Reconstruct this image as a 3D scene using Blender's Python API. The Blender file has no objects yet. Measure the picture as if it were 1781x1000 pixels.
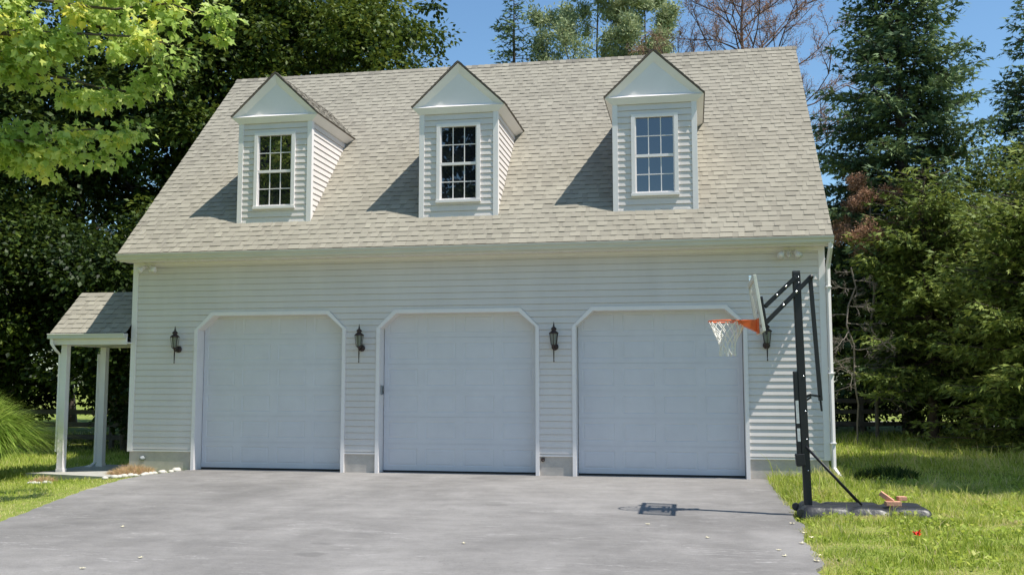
import bpy, math, random
import numpy as np
from mathutils import Vector, Matrix
random.seed(7); RNG = np.random.default_rng(11)
S = bpy.context.scene
COL = S.collection
# ---------------------------------------------------------------- camera
CAM = (10.5056, -17.0586, 1.6444); YAW, PITCH, ROLL = 0.18112, 0.09533, -0.00073
cam = bpy.data.cameras.new('camera'); co = bpy.data.objects.new('camera', cam); COL.objects.link(co)
cam.sensor_width = 36; cam.lens = 36*1696.15/1781; cam.clip_start = 0.1; cam.clip_end = 600
fwd = Vector((-math.sin(YAW)*math.cos(PITCH), math.cos(YAW)*math.cos(PITCH), math.sin(PITCH)))
rgt = Vector((math.cos(YAW), math.sin(YAW), 0)); upv = rgt.cross(fwd)
r2 = rgt*math.cos(ROLL)+upv*math.sin(ROLL); u2 = -rgt*math.sin(ROLL)+upv*math.cos(ROLL)
co.matrix_world = Matrix(((r2.x, u2.x, -fwd.x, CAM[0]), (r2.y, u2.y, -fwd.y, CAM[1]), (r2.z, u2.z, -fwd.z, CAM[2]), (0, 0, 0, 1)))
S.camera = co
S.render.resolution_x = 1024; S.render.resolution_y = 574
# ---------------------------------------------------------------- light
SUN = Vector((0.44, -0.113, 0.89)).normalized()
w = bpy.data.worlds.new('World'); S.world = w; w.use_nodes = True
nt = w.node_tree; nt.nodes.clear()
sky = nt.nodes.new('ShaderNodeTexSky'); sky.sky_type = 'NISHITA'; sky.sun_disc = False
sky.sun_elevation = math.asin(SUN.z); sky.sun_rotation = math.atan2(SUN.x, SUN.y)
sky.air_density = 1.1; sky.dust_density = 0.3; sky.ozone_density = 1.0
bg = nt.nodes.new('ShaderNodeBackground'); bg.inputs[1].default_value = 0.098
ow = nt.nodes.new('ShaderNodeOutputWorld')
tn = nt.nodes.new('ShaderNodeMix'); tn.data_type = 'RGBA'; tn.blend_type = 'MULTIPLY'; tn.inputs[0].default_value = 1; tn.inputs[7].default_value = (.90, 1.13, 1.25, 1)
nt.links.new(sky.outputs[0], tn.inputs[6]); nt.links.new(tn.outputs[2], bg.inputs[0]); nt.links.new(bg.outputs[0], ow.inputs[0])
sl_ = bpy.data.lights.new('sun', 'SUN'); sl_.energy = 5.0; sl_.angle = math.radians(0.53); sl_.color = (1, 0.955, 0.87)
so = bpy.data.objects.new('sun', sl_); COL.objects.link(so); so.rotation_euler = SUN.to_track_quat('Z', 'Y').to_euler()
S.view_settings.view_transform = 'Standard'; S.view_settings.look = 'None'
S.view_settings.exposure = 0.43; S.view_settings.gamma = 1
S.render.engine = 'CYCLES'

# ---------------------------------------------------------------- materials
def mat(name, color=(.8, .8, .8), rough=.5, metal=0, spec=.5, ior=1.5, coat=0, bump=None, noise=None, trans=0, tint=None, alpha=1, streak=None):
    """noise=(scale, amount) varies the base colour; bump=(scale, strength, distance); tint=list of ramp colours read from the mesh attribute"""
    m = bpy.data.materials.new(name); m.use_nodes = True; n = m.node_tree.nodes; L = m.node_tree.links
    b = n['Principled BSDF']; out = n['Material Output']
    b.inputs['Roughness'].default_value = rough; b.inputs['Metallic'].default_value = metal
    b.inputs['IOR'].default_value = ior; b.inputs['Coat Weight'].default_value = coat
    b.inputs['Specular IOR Level'].default_value = .22 if tint and trans else spec
    b.inputs['Base Color'].default_value = (*color, 1)
    csock = None
    if tint:
        at = n.new('ShaderNodeAttribute'); at.attribute_name = 'tint'
        cr = n.new('ShaderNodeValToRGB'); els = cr.color_ramp.elements
        for i, c in enumerate(tint):
            e = els[i] if i < 2 else els.new(1)
            e.position = i/(len(tint)-1); e.color = (*c, 1)
        L.new(at.outputs['Fac'], cr.inputs[0]); csock = cr.outputs[0]
    tc = n.new('ShaderNodeTexCoord')
    if noise:
        nz = n.new('ShaderNodeTexNoise'); nz.inputs['Scale'].default_value = noise[0]; nz.inputs['Detail'].default_value = 6; nz.inputs['Roughness'].default_value = .65
        mp = n.new('ShaderNodeMapping'); L.new(tc.outputs['Object'], mp.inputs[0]); L.new(mp.outputs[0], nz.inputs['Vector'])
        if streak: mp.inputs['Scale'].default_value = streak
        mr = n.new('ShaderNodeMapRange'); mr.inputs[1].default_value = .25; mr.inputs[2].default_value = .75
        mr.inputs[3].default_value = 1-noise[1]; mr.inputs[4].default_value = 1+noise[1]
        L.new(nz.outputs['Fac'], mr.inputs[0])
        mx = n.new('ShaderNodeMix'); mx.data_type = 'RGBA'; mx.blend_type = 'MULTIPLY'; mx.inputs[0].default_value = 1
        if csock: L.new(csock, mx.inputs[6])
        else: mx.inputs[6].default_value = (*color, 1)
        L.new(mr.outputs[0], mx.inputs[7]); csock = mx.outputs[2]
    if csock: L.new(csock, b.inputs['Base Color'])
    if bump:
        nb = n.new('ShaderNodeTexNoise'); nb.inputs['Scale'].default_value = bump[0]; nb.inputs['Detail'].default_value = 4
        L.new(tc.outputs['Object'], nb.inputs['Vector'])
        bp = n.new('ShaderNodeBump'); bp.inputs['Strength'].default_value = bump[1]; bp.inputs['Distance'].default_value = bump[2] if len(bump) > 2 else .01
        L.new(nb.outputs['Fac'], bp.inputs['Height']); L.new(bp.outputs[0], b.inputs['Normal'])
    if trans:
        tr = n.new('ShaderNodeBsdfTranslucent'); ms = n.new('ShaderNodeMixShader'); ms.inputs[0].default_value = trans
        hs = n.new('ShaderNodeHueSaturation'); hs.inputs['Hue'].default_value = .485; hs.inputs['Value'].default_value = 1.5
        if csock: L.new(csock, hs.inputs['Color'])
        else: hs.inputs['Color'].default_value = (*color, 1)
        L.new(hs.outputs[0], tr.inputs[0])
        L.new(b.outputs[0], ms.inputs[1]); L.new(tr.outputs[0], ms.inputs[2]); L.new(ms.outputs[0], out.inputs[0])
    if alpha < 1: b.inputs['Alpha'].default_value = alpha
    return m

M = {}
M['siding'] = mat('vinyl_siding', (.69, .638, .612), .5, noise=(1.6, .075), streak=(1, 1, .3), bump=(90, .06, .004))
M['trim'] = mat('white_trim', (.81, .765, .755), .4, noise=(3, .04))
M['door'] = mat('garage_door_paint', (.645, .635, .66), .45, noise=(2.5, .05), bump=(140, .08, .003))
M['foundation'] = mat('parged_concrete', (.50, .455, .41), .9, noise=(5, .16), bump=(60, .3, .01))
M['gutter'] = mat('gutter_aluminium', (.62, .60, .53), .4, noise=(2, .08), streak=(1, 6, 6))
M['rust'] = mat('drip_edge', (.33, .26, .2), .7, noise=(6, .3))
M['shingle'] = mat('asphalt_shingle', tint=[(.13, .12, .11), (.225, .205, .17), (.308, .283, .232), (.365, .338, .275)], rough=.95, spec=.15, noise=(1.1, .10), bump=(130, .5, .006))
M['shingle_edge'] = mat('shingle_edge', (.16, .125, .10), .9, noise=(20, .3))
M['black_metal'] = mat('black_powdercoat', (.008, .008, .010), .5, noise=(12, .25))
M['chrome'] = mat('zinc_bolt', (.75, .76, .8), .25, metal=1)
M['bronze'] = mat('aged_bronze', (.045, .028, .026), .5, metal=.3, noise=(20, .3))
M['lglass'] = mat('lantern_glass', (.22, .24, .20), .15, spec=.8, alpha=.75)
M['orange'] = mat('orange_rim_paint', (.80, .15, .035), .45, noise=(14, .15))
M['net'] = mat('white_net_cord', (.8, .78, .73), .85)
M['plastic'] = mat('black_base_plastic', (.022, .023, .026), .42, noise=(7, .3), bump=(9, .6, .02))
M['board_frame'] = mat('backboard_frame', (.60, .60, .53), .45, noise=(6, .1))
M['acrylic'] = mat('backboard_acrylic', (.62, .62, .52), .25, alpha=.28)
M['sticker'] = mat('sticker_vinyl', (.55, .56, .56), .4, noise=(28, .35))
M['brick'] = mat('red_brick', (.56, .29, .19), .9, noise=(25, .25), bump=(70, .5, .006))
M['stone'] = mat('pale_field_stone', (.50, .47, .42), .85, noise=(9, .25), bump=(14, .5, .02))
M['concrete'] = mat('walk_concrete', (.36, .35, .32), .9, noise=(6, .15), bump=(60, .3, .01))
M['room'] = mat('dark_interior', (.02, .02, .022), .9)
M['keypad'] = mat('grey_keypad', (.26, .28, .29), .5)
M['fence'] = mat('weathered_rail', (.12, .105, .09), .9, noise=(6, .3), streak=(.4, 4, 4))
M['bark'] = mat('brown_bark', (.10, .08, .062), .95, noise=(7, .4), bump=(18, .9, .04))
M['deadbark'] = mat('grey_red_bark', (.115, .075, .068), .95, noise=(7, .3))
M['greytwig'] = mat('grey_twig', (.20, .175, .145), .95, noise=(7, .3))
M['lm_maple'] = mat('bright_maple_leaf', tint=[(.12, .20, .03), (.28, .40, .08), (.50, .60, .19), (.72, .70, .15)], rough=.42, trans=.5)
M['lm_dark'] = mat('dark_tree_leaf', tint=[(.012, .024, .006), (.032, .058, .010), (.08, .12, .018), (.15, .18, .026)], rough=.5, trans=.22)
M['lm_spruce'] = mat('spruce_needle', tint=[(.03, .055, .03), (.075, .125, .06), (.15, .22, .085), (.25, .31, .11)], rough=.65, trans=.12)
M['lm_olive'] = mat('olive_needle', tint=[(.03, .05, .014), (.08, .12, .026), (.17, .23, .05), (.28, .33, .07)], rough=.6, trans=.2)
M['lm_pine'] = mat('pine_needle', tint=[(.14, .19, .11), (.25, .31, .16), (.38, .43, .22), (.48, .50, .25)], rough=.6, trans=.2)
M['lm_dead'] = mat('dead_needle', tint=[(.18, .11, .07), (.36, .21, .13), (.50, .30, .19), (.58, .38, .26)], rough=.9, trans=.1)
M['lm_shrub'] = mat('shrub_leaf', tint=[(.025, .05, .012), (.06, .10, .02), (.12, .17, .03), (.22, .24, .04)], rough=.4, trans=.3)
M['grass'] = mat('grass_blade', tint=[(.12, .18, .02), (.25, .335, .04), (.40, .475, .09), (.56, .55, .19), (.62, .52, .31)], rough=.55, trans=.4)
M['fountain'] = mat('ornamental_grass_blade', tint=[(.07, .13, .015), (.20, .32, .045), (.42, .52, .13)], rough=.5, trans=.4)
M['drygrass'] = mat('dry_stem', tint=[(.22, .23, .07), (.50, .38, .20), (.68, .46, .30)], rough=.8, trans=.3)
M['fallen'] = mat('fallen_leaf', (.62, .56, .38), .7, noise=(30, .3))
M['red'] = mat('red_leaf', (.70, .035, .012), .5, noise=(15, .3))

def glass_mat():
    m = bpy.data.materials.new('window_glass'); m.use_nodes = True; b = m.node_tree.nodes['Principled BSDF']
    b.inputs['Base Color'].default_value = (.012, .014, .018, 1); b.inputs['Roughness'].default_value = .015; b.inputs['IOR'].default_value = 2.4
    n = m.node_tree.nodes; L = m.node_tree.links
    tc = n.new('ShaderNodeTexCoord'); nz = n.new('ShaderNodeTexNoise'); nz.inputs['Scale'].default_value = 1.7
    bp = n.new('ShaderNodeBump'); bp.inputs['Strength'].default_value = .02; bp.inputs['Distance'].default_value = .05
    L.new(tc.outputs['Object'], nz.inputs['Vector']); L.new(nz.outputs['Fac'], bp.inputs['Height']); L.new(bp.outputs[0], b.inputs['Normal'])
    return m
M['glass'] = glass_mat()

STAINS = ((6.90, -8.05, .17, .13, .74), (6.78, -7.45, .13, .05, .82), (5.6, -6.6, .30, .16, .84), (7.9, -4.1, .22, .10, .85), (3.9, -5.4, .5, .5, .9))
def asphalt():
    m = bpy.data.materials.new('old_asphalt'); m.use_nodes = True; n = m.node_tree.nodes; L = m.node_tree.links; b = n['Principled BSDF']
    b.inputs['Roughness'].default_value = .88; b.inputs['Specular IOR Level'].default_value = .25
    tc = n.new('ShaderNodeTexCoord')
    def noise(scale, det, map_=(1, 1, 1), rough=.6, dist=0):
        mp = n.new('ShaderNodeMapping'); mp.inputs['Scale'].default_value = map_; L.new(tc.outputs['Object'], mp.inputs[0])
        t = n.new('ShaderNodeTexNoise'); t.inputs['Scale'].default_value = scale; t.inputs['Detail'].default_value = det; t.inputs['Roughness'].default_value = rough; t.inputs['Distortion'].default_value = dist
        L.new(mp.outputs[0], t.inputs['Vector']); return t.outputs['Fac']
    def rng(s, a, b_, c, d):
        r = n.new('ShaderNodeMapRange'); r.inputs[1].default_value = a; r.inputs[2].default_value = b_; r.inputs[3].default_value = c; r.inputs[4].default_value = d
        L.new(s, r.inputs[0]); return r.outputs[0]
    def mul(a, b_):
        x = n.new('ShaderNodeMath'); x.operation = 'MULTIPLY'
        for i, s in enumerate((a, b_)):
            if isinstance(s, float): x.inputs[i].default_value = s
            else: L.new(s, x.inputs[i])
        return x.outputs[0]
    big = rng(noise(.32, 5, (1, .8, 1), .62, .8), .32, .68, .74, 1.20)
    mid = rng(noise(1.6, 6, (1, 1.6, 1), .65), .3, .7, .84, 1.14)
    grit = mul(rng(noise(75, 3), .3, .7, .84, 1.16), rng(noise(14, 6, (1, 1.4, 1), .75), .3, .7, .90, 1.10))
    tracks = rng(noise(.7, 3, (1.6, .12, 1)), .35, .65, .93, 1.06)
    v = mul(mul(big, mid), mul(grit, tracks))
    # pale worn streaks running roughly across the drive
    st = rng(noise(1.15, 7, (.32, 3.4, 1), .72, .6), .64, .74, 0, 1)
    brk = rng(noise(.55, 3, (1, 1, 1)), .48, .62, 0, 1)
    stk = mul(mul(st, brk), .75)
    def mth(op, *a):
        x = n.new('ShaderNodeMath'); x.operation = op
        for i, q in enumerate(a):
            if isinstance(q, (int, float)): x.inputs[i].default_value = q
            else: L.new(q, x.inputs[i])
        return x.outputs[0]
    # hairline pale scratches and dark cracks: thin iso-lines of stretched noise
    for sc, mp_, wd, amt, sign in ((.8, (.22, 2.6, 1), .004, .8, 1), (1.9, (.25, 2.2, 1), .005, .5, 1), (.5, (1, 1.2, 1), .0022, .22, -1)):
        ln = rng(mth('ABSOLUTE', mth('SUBTRACT', noise(sc, 6, mp_, .6, .3), .5)), 0, wd, 1, 0)
        gate = rng(noise(sc*1.3, 2, (1, 1, 1), .5), .52, .60, 0, 1)
        if sign > 0: stk = mth('MAXIMUM', stk, mul(mul(ln, gate), amt))
        else: v = mul(v, mth('SUBTRACT', 1.0, mul(ln, amt)))
    sep = n.new('ShaderNodeSeparateXYZ'); L.new(tc.outputs['Object'], sep.inputs[0])
    for ox, oy, rx_, ry_, dk in STAINS:   # old drips and patches
        dx = mth('DIVIDE', mth('SUBTRACT', sep.outputs[0], ox), rx_); dy = mth('DIVIDE', mth('SUBTRACT', sep.outputs[1], oy), ry_)
        dd = mth('ADD', mth('SQRT', mth('ADD', mul(dx, dx), mul(dy, dy))), mth('MULTIPLY', mth('SUBTRACT', noise(9, 3), .5), .9))
        v = mul(v, rng(dd, .7, 1.1, dk, 1))
    # small dark oil spots
    oil = rng(noise(.9, 2, (1, 2, 1), .4), .72, .78, 1, .78)
    v = mul(v, oil)
    cmb = n.new('ShaderNodeMix'); cmb.data_type = 'RGBA'; cmb.blend_type = 'MULTIPLY'; cmb.inputs[0].default_value = 1
    cmb.inputs[6].default_value = (.212, .202, .196, 1); L.new(v, cmb.inputs[7])
    c2 = n.new('ShaderNodeMix'); c2.data_type = 'RGBA'; c2.inputs[7].default_value = (.47, .45, .44, 1)
    L.new(stk, c2.inputs[0]); L.new(cmb.outputs[2], c2.inputs[6]); L.new(c2.outputs[2], b.inputs['Base Color'])
    bp = n.new('ShaderNodeBump'); bp.inputs['Strength'].default_value = .5; bp.inputs['Distance'].default_value = .006
    L.new(noise(110, 3), bp.inputs['Height']); L.new(bp.outputs[0], b.inputs['Normal'])
    return m
M['asphalt'] = asphalt()
def lawn_mat():
    m = bpy.data.materials.new('lawn_soil'); m.use_nodes = True; n = m.node_tree.nodes; L = m.node_tree.links; b = n['Principled BSDF']
    b.inputs['Roughness'].default_value = .95; b.inputs['Specular IOR Level'].default_value = .1
    tc = n.new('ShaderNodeTexCoord'); t = n.new('ShaderNodeTexNoise'); t.inputs['Scale'].default_value = .9; t.inputs['Detail'].default_value = 9; t.inputs['Roughness'].default_value = .75
    L.new(tc.outputs['Object'], t.inputs['Vector'])
    r = n.new('ShaderNodeValToRGB'); e = r.color_ramp.elements; e[0].position = .33; e[0].color = (.13, .18, .03, 1); e[1].position = .68; e[1].color = (.33, .31, .12, 1)
    x = e.new(.5); x.color = (.21, .26, .05, 1)
    L.new(t.outputs['Fac'], r.inputs[0]); L.new(r.outputs[0], b.inputs['Base Color'])
    bp = n.new('ShaderNodeBump'); bp.inputs['Distance'].default_value = .05; t2 = n.new('ShaderNodeTexNoise'); t2.inputs['Scale'].default_value = 25
    L.new(tc.outputs['Object'], t2.inputs['Vector']); L.new(t2.outputs['Fac'], bp.inputs['Height']); L.new(bp.outputs[0], b.inputs['Normal'])
    return m
M['lawn'] = lawn_mat()

# ---------------------------------------------------------------- mesh helpers
def link(name, me, m, parent=None):
    o = bpy.data.objects.new(name, me); COL.objects.link(o)
    if m: me.materials.append(M[m] if isinstance(m, str) else m)
    if parent: o.parent = parent
    return o
def empty(name, loc, label, cat, group=None, rz=0):
    o = bpy.data.objects.new(name, None); COL.objects.link(o); o.location = loc; o.rotation_euler = (0, 0, rz)
    o['label'] = label; o['category'] = cat
    if group: o['group'] = group
    return o
def tag(o, label, cat, group=None, kind=None):
    o['label'] = label; o['category'] = cat
    if group: o['group'] = group
    if kind: o['kind'] = kind
    return o
class B:
    """collects shapes, builds one mesh object; coordinates are relative to the parent thing"""
    def __init__(s): s.v = []; s.f = []; s.t = []; s.sm = []
    def add(s, vs, fs, t=None, sm=False):
        k = len(s.v); s.v += [tuple(v) for v in vs]
        for f in fs: s.f.append([k+i for i in f]); s.sm.append(sm)
        s.t += [.5 if t is None else t]*len(vs)
    def quad(s, a, b, c, d, t=None): s.add([a, b, c, d], [(0, 1, 2, 3)], t)
    def poly(s, pts, t=None): s.add(pts, [tuple(range(len(pts)))], t)
    def box(s, x0, x1, y0, y1, z0, z1, t=None, M4=None):
        vs = [(x, y, z) for z in (z0, z1) for y in (y0, y1) for x in (x0, x1)]
        if M4: vs = [tuple(M4 @ Vector(v)) for v in vs]
        s.add(vs, [(0, 2, 3, 1), (4, 5, 7, 6), (0, 1, 5, 4), (2, 6, 7, 3), (0, 4, 6, 2), (1, 3, 7, 5)], t)
    def hexa(s, lo, hi, t=None):   # two quads joined
        s.add(list(lo)+list(hi), [(0, 3, 2, 1), (4, 5, 6, 7), (0, 1, 5, 4), (1, 2, 6, 5), (2, 3, 7, 6), (3, 0, 4, 7)], t)
    def prism(s, poly, y0, y1, t=None):   # polygon in xz, extruded along y
        n = len(poly); a = [(p[0], y0, p[1]) for p in poly]; b = [(p[0], y1, p[1]) for p in poly]
        s.add(a+b, [tuple(range(n)), tuple(range(2*n-1, n-1, -1))]+[(i, i+n, (i+1) % n+n, (i+1) % n) for i in range(n)], t)
    def ring(s, p, d, r, n, up=None):
        d = Vector(d).normalized(); a = d.orthogonal().normalized() if up is None else (Vector(up)-d*Vector(up).dot(d)).normalized(); b = d.cross(a)
        return [Vector(p)+a*math.cos(2*math.pi*i/n)*r+b*math.sin(2*math.pi*i/n)*r for i in range(n)]
    def tube(s, pts, rad, n=8, caps=True, sm=True, closed=False):
        pts = [Vector(p) for p in pts]; rad = rad if isinstance(rad, (list, tuple)) else [rad]*len(pts)
        vs = []; up = None; k = len(pts)
        d0 = (pts[1]-pts[0]).normalized(); a = d0.orthogonal().normalized()
        for i, p in enumerate(pts):
            if closed: d = pts[(i+1) % k]-pts[i-1]
            else: d = pts[min(i+1, k-1)]-pts[max(i-1, 0)]
            d.normalize(); a = (a-d*a.dot(d)).normalized(); b = d.cross(a)
            for j in range(n):
                an = 2*math.pi*(j+.5)/n
                vs.append(p+a*math.cos(an)*rad[i]+b*math.sin(an)*rad[i])
        fs = []
        for i in range(k if closed else k-1):
            for j in range(n):
                i2 = (i+1) % k
                fs.append((i*n+j, i*n+(j+1) % n, i2*n+(j+1) % n, i2*n+j))
        if caps and not closed: fs += [tuple(range(n-1, -1, -1)), tuple((k-1)*n+j for j in range(n))]
        s.add(vs, fs, None, sm)
    def bar(s, p, q, w, h, side=(0, 1, 0)):   # rectangular bar from p to q; w along side
        p, q = Vector(p), Vector(q); d = (q-p).normalized(); a = Vector(side); a = (a-d*a.dot(d)).normalized(); b = d.cross(a)
        c = [a*w/2+b*h/2, -a*w/2+b*h/2, -a*w/2-b*h/2, a*w/2-b*h/2]
        s.hexa([p+x for x in c], [q+x for x in c])
    def lathe(s, prof, c=(0, 0, 0), n=16, sm=True):
        vs = []; fs = []
        for r, z in prof:
            for j in range(n): vs.append((c[0]+r*math.cos(2*math.pi*j/n), c[1]+r*math.sin(2*math.pi*j/n), c[2]+z))
        for i in range(len(prof)-1):
            for j in range(n): fs.append((i*n+j, i*n+(j+1) % n, (i+1)*n+(j+1) % n, (i+1)*n+j))
        fs += [tuple(range(n-1, -1, -1)), tuple((len(prof)-1)*n+j for j in range(n))]
        s.add(vs, fs, None, sm)
    def build(s, name, m, parent=None, bevel=0, tint=False):
        me = bpy.data.meshes.new(name); me.from_pydata(s.v, [], s.f); me.update()
        if any(s.sm): me.polygons.foreach_set('use_smooth', s.sm)
        if tint:
            a = me.attributes.new('tint', 'FLOAT', 'POINT'); a.data.foreach_set('value', s.t)
        o = link(name, me, m, parent)
        if bevel:
            md = o.modifiers.new('bevel', 'BEVEL'); md.width = bevel; md.segments = 2; md.limit_method = 'ANGLE'; md.angle_limit = math.radians(40)
        return o
def npmesh(name, V, F, tint, m, parent=None, smooth=False):
    """V (n,3); F list of (k, c) index arrays; tint per vertex"""
    me = bpy.data.meshes.new(name); V = np.ascontiguousarray(V, dtype=np.float32)
    me.vertices.add(len(V)); me.vertices.foreach_set('co', V.ravel())
    loops = np.concatenate([f.ravel() for f in F]).astype(np.int32)
    tot = np.concatenate([np.full(len(f), f.shape[1]) for f in F]).astype(np.int32)
    me.loops.add(len(loops)); me.loops.foreach_set('vertex_index', loops)
    me.polygons.add(len(tot)); me.polygons.foreach_set('loop_start', (np.cumsum(tot)-tot).astype(np.int32))
    me.polygons.foreach_set('loop_total', tot)
    if smooth: me.polygons.foreach_set('use_smooth', np.ones(len(tot), dtype=bool))
    me.update(calc_edges=True)
    if tint is not None:
        a = me.attributes.new('tint', 'FLOAT', 'POINT'); a.data.foreach_set('value', np.clip(tint, 0, 1).astype(np.float32))
    return link(name, me, m, parent)
def unit(a): return a/np.maximum(np.linalg.norm(a, axis=-1, keepdims=True), 1e-9)
# leaf templates: (verts in (along, across, normal), faces)
DIAMOND = (np.array([(0, 0, 0), (.45, -.36, .06), (1, 0, -.05), (.45, .36, .06)]), [(0, 1, 2), (0, 2, 3)])
NEEDLE = (np.array([(0, 0, 0), (.4, -.16, .0), (1, 0, .0), (.4, .16, .0)]), [(0, 1, 2, 3)])
SPRAY = (np.array([(0, 0, 0), (.2, -.09, .02), (.62, -.24, -.03), (.5, -.08, .02), (1, 0, -.04), (.5, .08, .02), (.62, .24, -.03), (.2, .09, .02)]), [(0, 1, 7), (1, 2, 3), (5, 6, 7), (1, 3, 5, 7), (3, 4, 5)])
MAPLE = (np.array([(0, 0, 0), (.08, -.36, .05), (.34, -.30, .03), (.52, -.52, .06), (.60, -.20, .0), (1, 0, -.10), (.60, .20, .0), (.52, .52, .06), (.34, .30, .03), (.08, .36, .05), (.35, 0, -.03)]),
         [(10, 0, 1), (10, 1, 2), (10, 2, 3), (10, 3, 4), (10, 4, 5), (10, 5, 6), (10, 6, 7), (10, 7, 8), (10, 8, 9), (10, 9, 0)])
def leaves(pos, axis, nrm, size, tmpl):
    """returns V, F for many leaves"""
    T, fs = tmpl; a = unit(axis); n = unit(nrm-a*np.sum(nrm*a, 1, keepdims=True)); b = np.cross(n, a)
    sz = size[:, None, None]
    V = pos[:, None, :]+sz*(T[None, :, 0:1]*a[:, None, :]+T[None, :, 1:2]*b[:, None, :]+T[None, :, 2:3]*n[:, None, :])
    N, k = len(pos), len(T); off = (np.arange(N)*k)[:, None]
    F = {}
    for f in fs: F.setdefault(len(f), []).append(off+np.array(f)[None, :])
    return V.reshape(-1, 3), [np.concatenate(x) for x in F.values()], k
def foliage(name, pos, axis, nrm, size, tint, tmpl, m, parent):
    V, F, k = leaves(pos, axis, nrm, size, tmpl)
    return npmesh(name, V, F, np.repeat(tint, k), m, parent)
def segs_mesh(name, segs, m, parent, n=5):
    """segs: list of (p0, r0, p1, r1)"""
    P0 = np.array([s[0] for s in segs]); P1 = np.array([s[2] for s in segs]); R0 = np.array([s[1] for s in segs]); R1 = np.array([s[3] for s in segs])
    d = unit(P1-P0); h = np.where(np.abs(d[:, 2:3]) > .9, np.array([[1., 0, 0]]), np.array([[0, 0, 1.]]))
    a = unit(np.cross(d, h)); b = np.cross(d, a)
    an = np.arange(n)*2*np.pi/n
    c = a[:, None, :]*np.cos(an)[None, :, None]+b[:, None, :]*np.sin(an)[None, :, None]
    V = np.concatenate([P0[:, None, :]+c*R0[:, None, None], P1[:, None, :]+c*R1[:, None, None]], 1)
    off = (np.arange(len(segs))*2*n)[:, None]
    F = np.concatenate([off+np.array([[j, (j+1) % n, n+(j+1) % n, n+j]]) for j in range(n)])
    return npmesh(name, V.reshape(-1, 3), [F], None, m, parent, smooth=True)

# ---------------------------------------------------------------- ground
def sstep(a, b, x):
    t = np.clip((x-a)/(b-a), 0, 1); return t*t*(3-2*t)
def left_edge(y): return np.interp(y, [-60, -30, -12, -8.5, -6.6, -3.34, -1.9, -1.1, -.5], [2, 5, 4.4, 3.2, 2.45, 1.38, 1.05, 1.0, 1.18])
def right_edge(y): return np.interp(y, [-60, -30, -8.3, -7.6, -4.7, -.1], [11, 11.2, 11.54, 11.62, 11.72, 11.77])
def gh(x, y):
    x = np.asarray(x, float); y = np.asarray(y, float)
    l = -.03-.12*sstep(0, 1.9, left_edge(np.maximum(y, -10))-x)-.10*sstep(2, 10, y)*sstep(2, -2, x)
    r = -.03+.07*sstep(0, .5, x-right_edge(y))
    far = .35*sstep(30, 120, y)
    bump = .018*np.sin(x*1.9+np.sin(y*1.3)*1.4)*np.cos(y*1.6)
    inside = (x > left_edge(y)-.1) & (x < right_edge(y)+.1) & (y < 8)
    return np.where(inside, -.03, np.where(x > 6, r, l)+bump*np.where(np.abs(x-6) > 5.6, 1, 0)+far*0)
gx = np.concatenate([np.linspace(-200, -20, 14), np.linspace(-18, -5, 20), np.linspace(-4.8, 5, 50), np.linspace(5.5, 11, 8), np.linspace(11.2, 20, 50), np.linspace(21, 40, 14), np.linspace(50, 200, 10)])
gy = np.concatenate([np.linspace(-120, -20, 10), np.linspace(-18, -11, 12), np.linspace(-10.6, 10, 84), np.linspace(11, 40, 22), np.linspace(48, 300, 14)])
GX, GY = np.meshgrid(gx, gy); GZ = gh(GX, GY)
V = np.stack([GX, GY, GZ], -1).reshape(-1, 3); nx, ny = len(gx), len(gy)
ii = (np.arange(ny-1)[:, None]*nx+np.arange(nx-1)[None, :]).ravel()
g = npmesh('lawn', V, [np.stack([ii, ii+1, ii+nx+1, ii+nx], 1)], None, 'lawn', None, True)
tag(g, 'uneven green lawn spreading on both sides of the driveway', 'ground', kind='structure')
# driveway: a 6 cm slab with slightly ragged edges
ys = np.concatenate([np.linspace(-60, -14, 20), np.linspace(-13.8, -.5, 90)])
Lp = [(float(left_edge(y))+random.uniform(-.025, .025), float(y)) for y in ys]
Rp = [(float(right_edge(y))+random.uniform(-.05, .05), float(y)) for y in ys]
Lp += [(1.24, .0), (1.30, .24)]; Rp += [(11.76, -.1), (11.46, .24)]
b = B()
for i in range(len(Lp)-1):
    (x0, y0), (x1, y1), (X0, Y0), (X1, Y1) = Lp[i], Lp[i+1], Rp[i], Rp[i+1]
    b.quad((x0, y0, 0), (X0, Y0, 0), (X1, Y1, 0), (x1, y1, 0))
    b.quad((x0, y0, -.08), (x0, y0, 0), (x1, y1, 0), (x1, y1, -.08)); b.quad((X0, Y0, 0), (X0, Y0, -.08), (X1, Y1, -.08), (X1, Y1, 0))
tag(b.build('driveway', 'asphalt'), 'worn grey asphalt driveway with pale scuffs in front of the garage', 'driveway', kind='structure')
b = B(); b.hexa([(-1.75, -.55, -.3), (.62, -1.35, -.3), (.9, -.95, -.3), (-.02, -.1, -.3)], [(-1.75, -.55, -.055), (.62, -1.35, -.02), (.95, -.95, -.008), (-.02, -.1, -.03)])
b.box(-1.8, -.03, -.3, 1.7, -.35, -.085)
tag(b.build('path', 'concrete'), 'short pale concrete walk between driveway and side porch', 'path', kind='structure')
b = B(); b.hexa([(13, 19, -.05), (60, 22, -.05), (60, 26, -.05), (12, 23, -.05)], [(13, 19, .06), (60, 22, .06), (60, 26, .06), (12, 23, .06)])
tag(b.build('road', 'concrete'), 'pale road glimpsed beyond the trees on the right', 'road', kind='structure')

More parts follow.
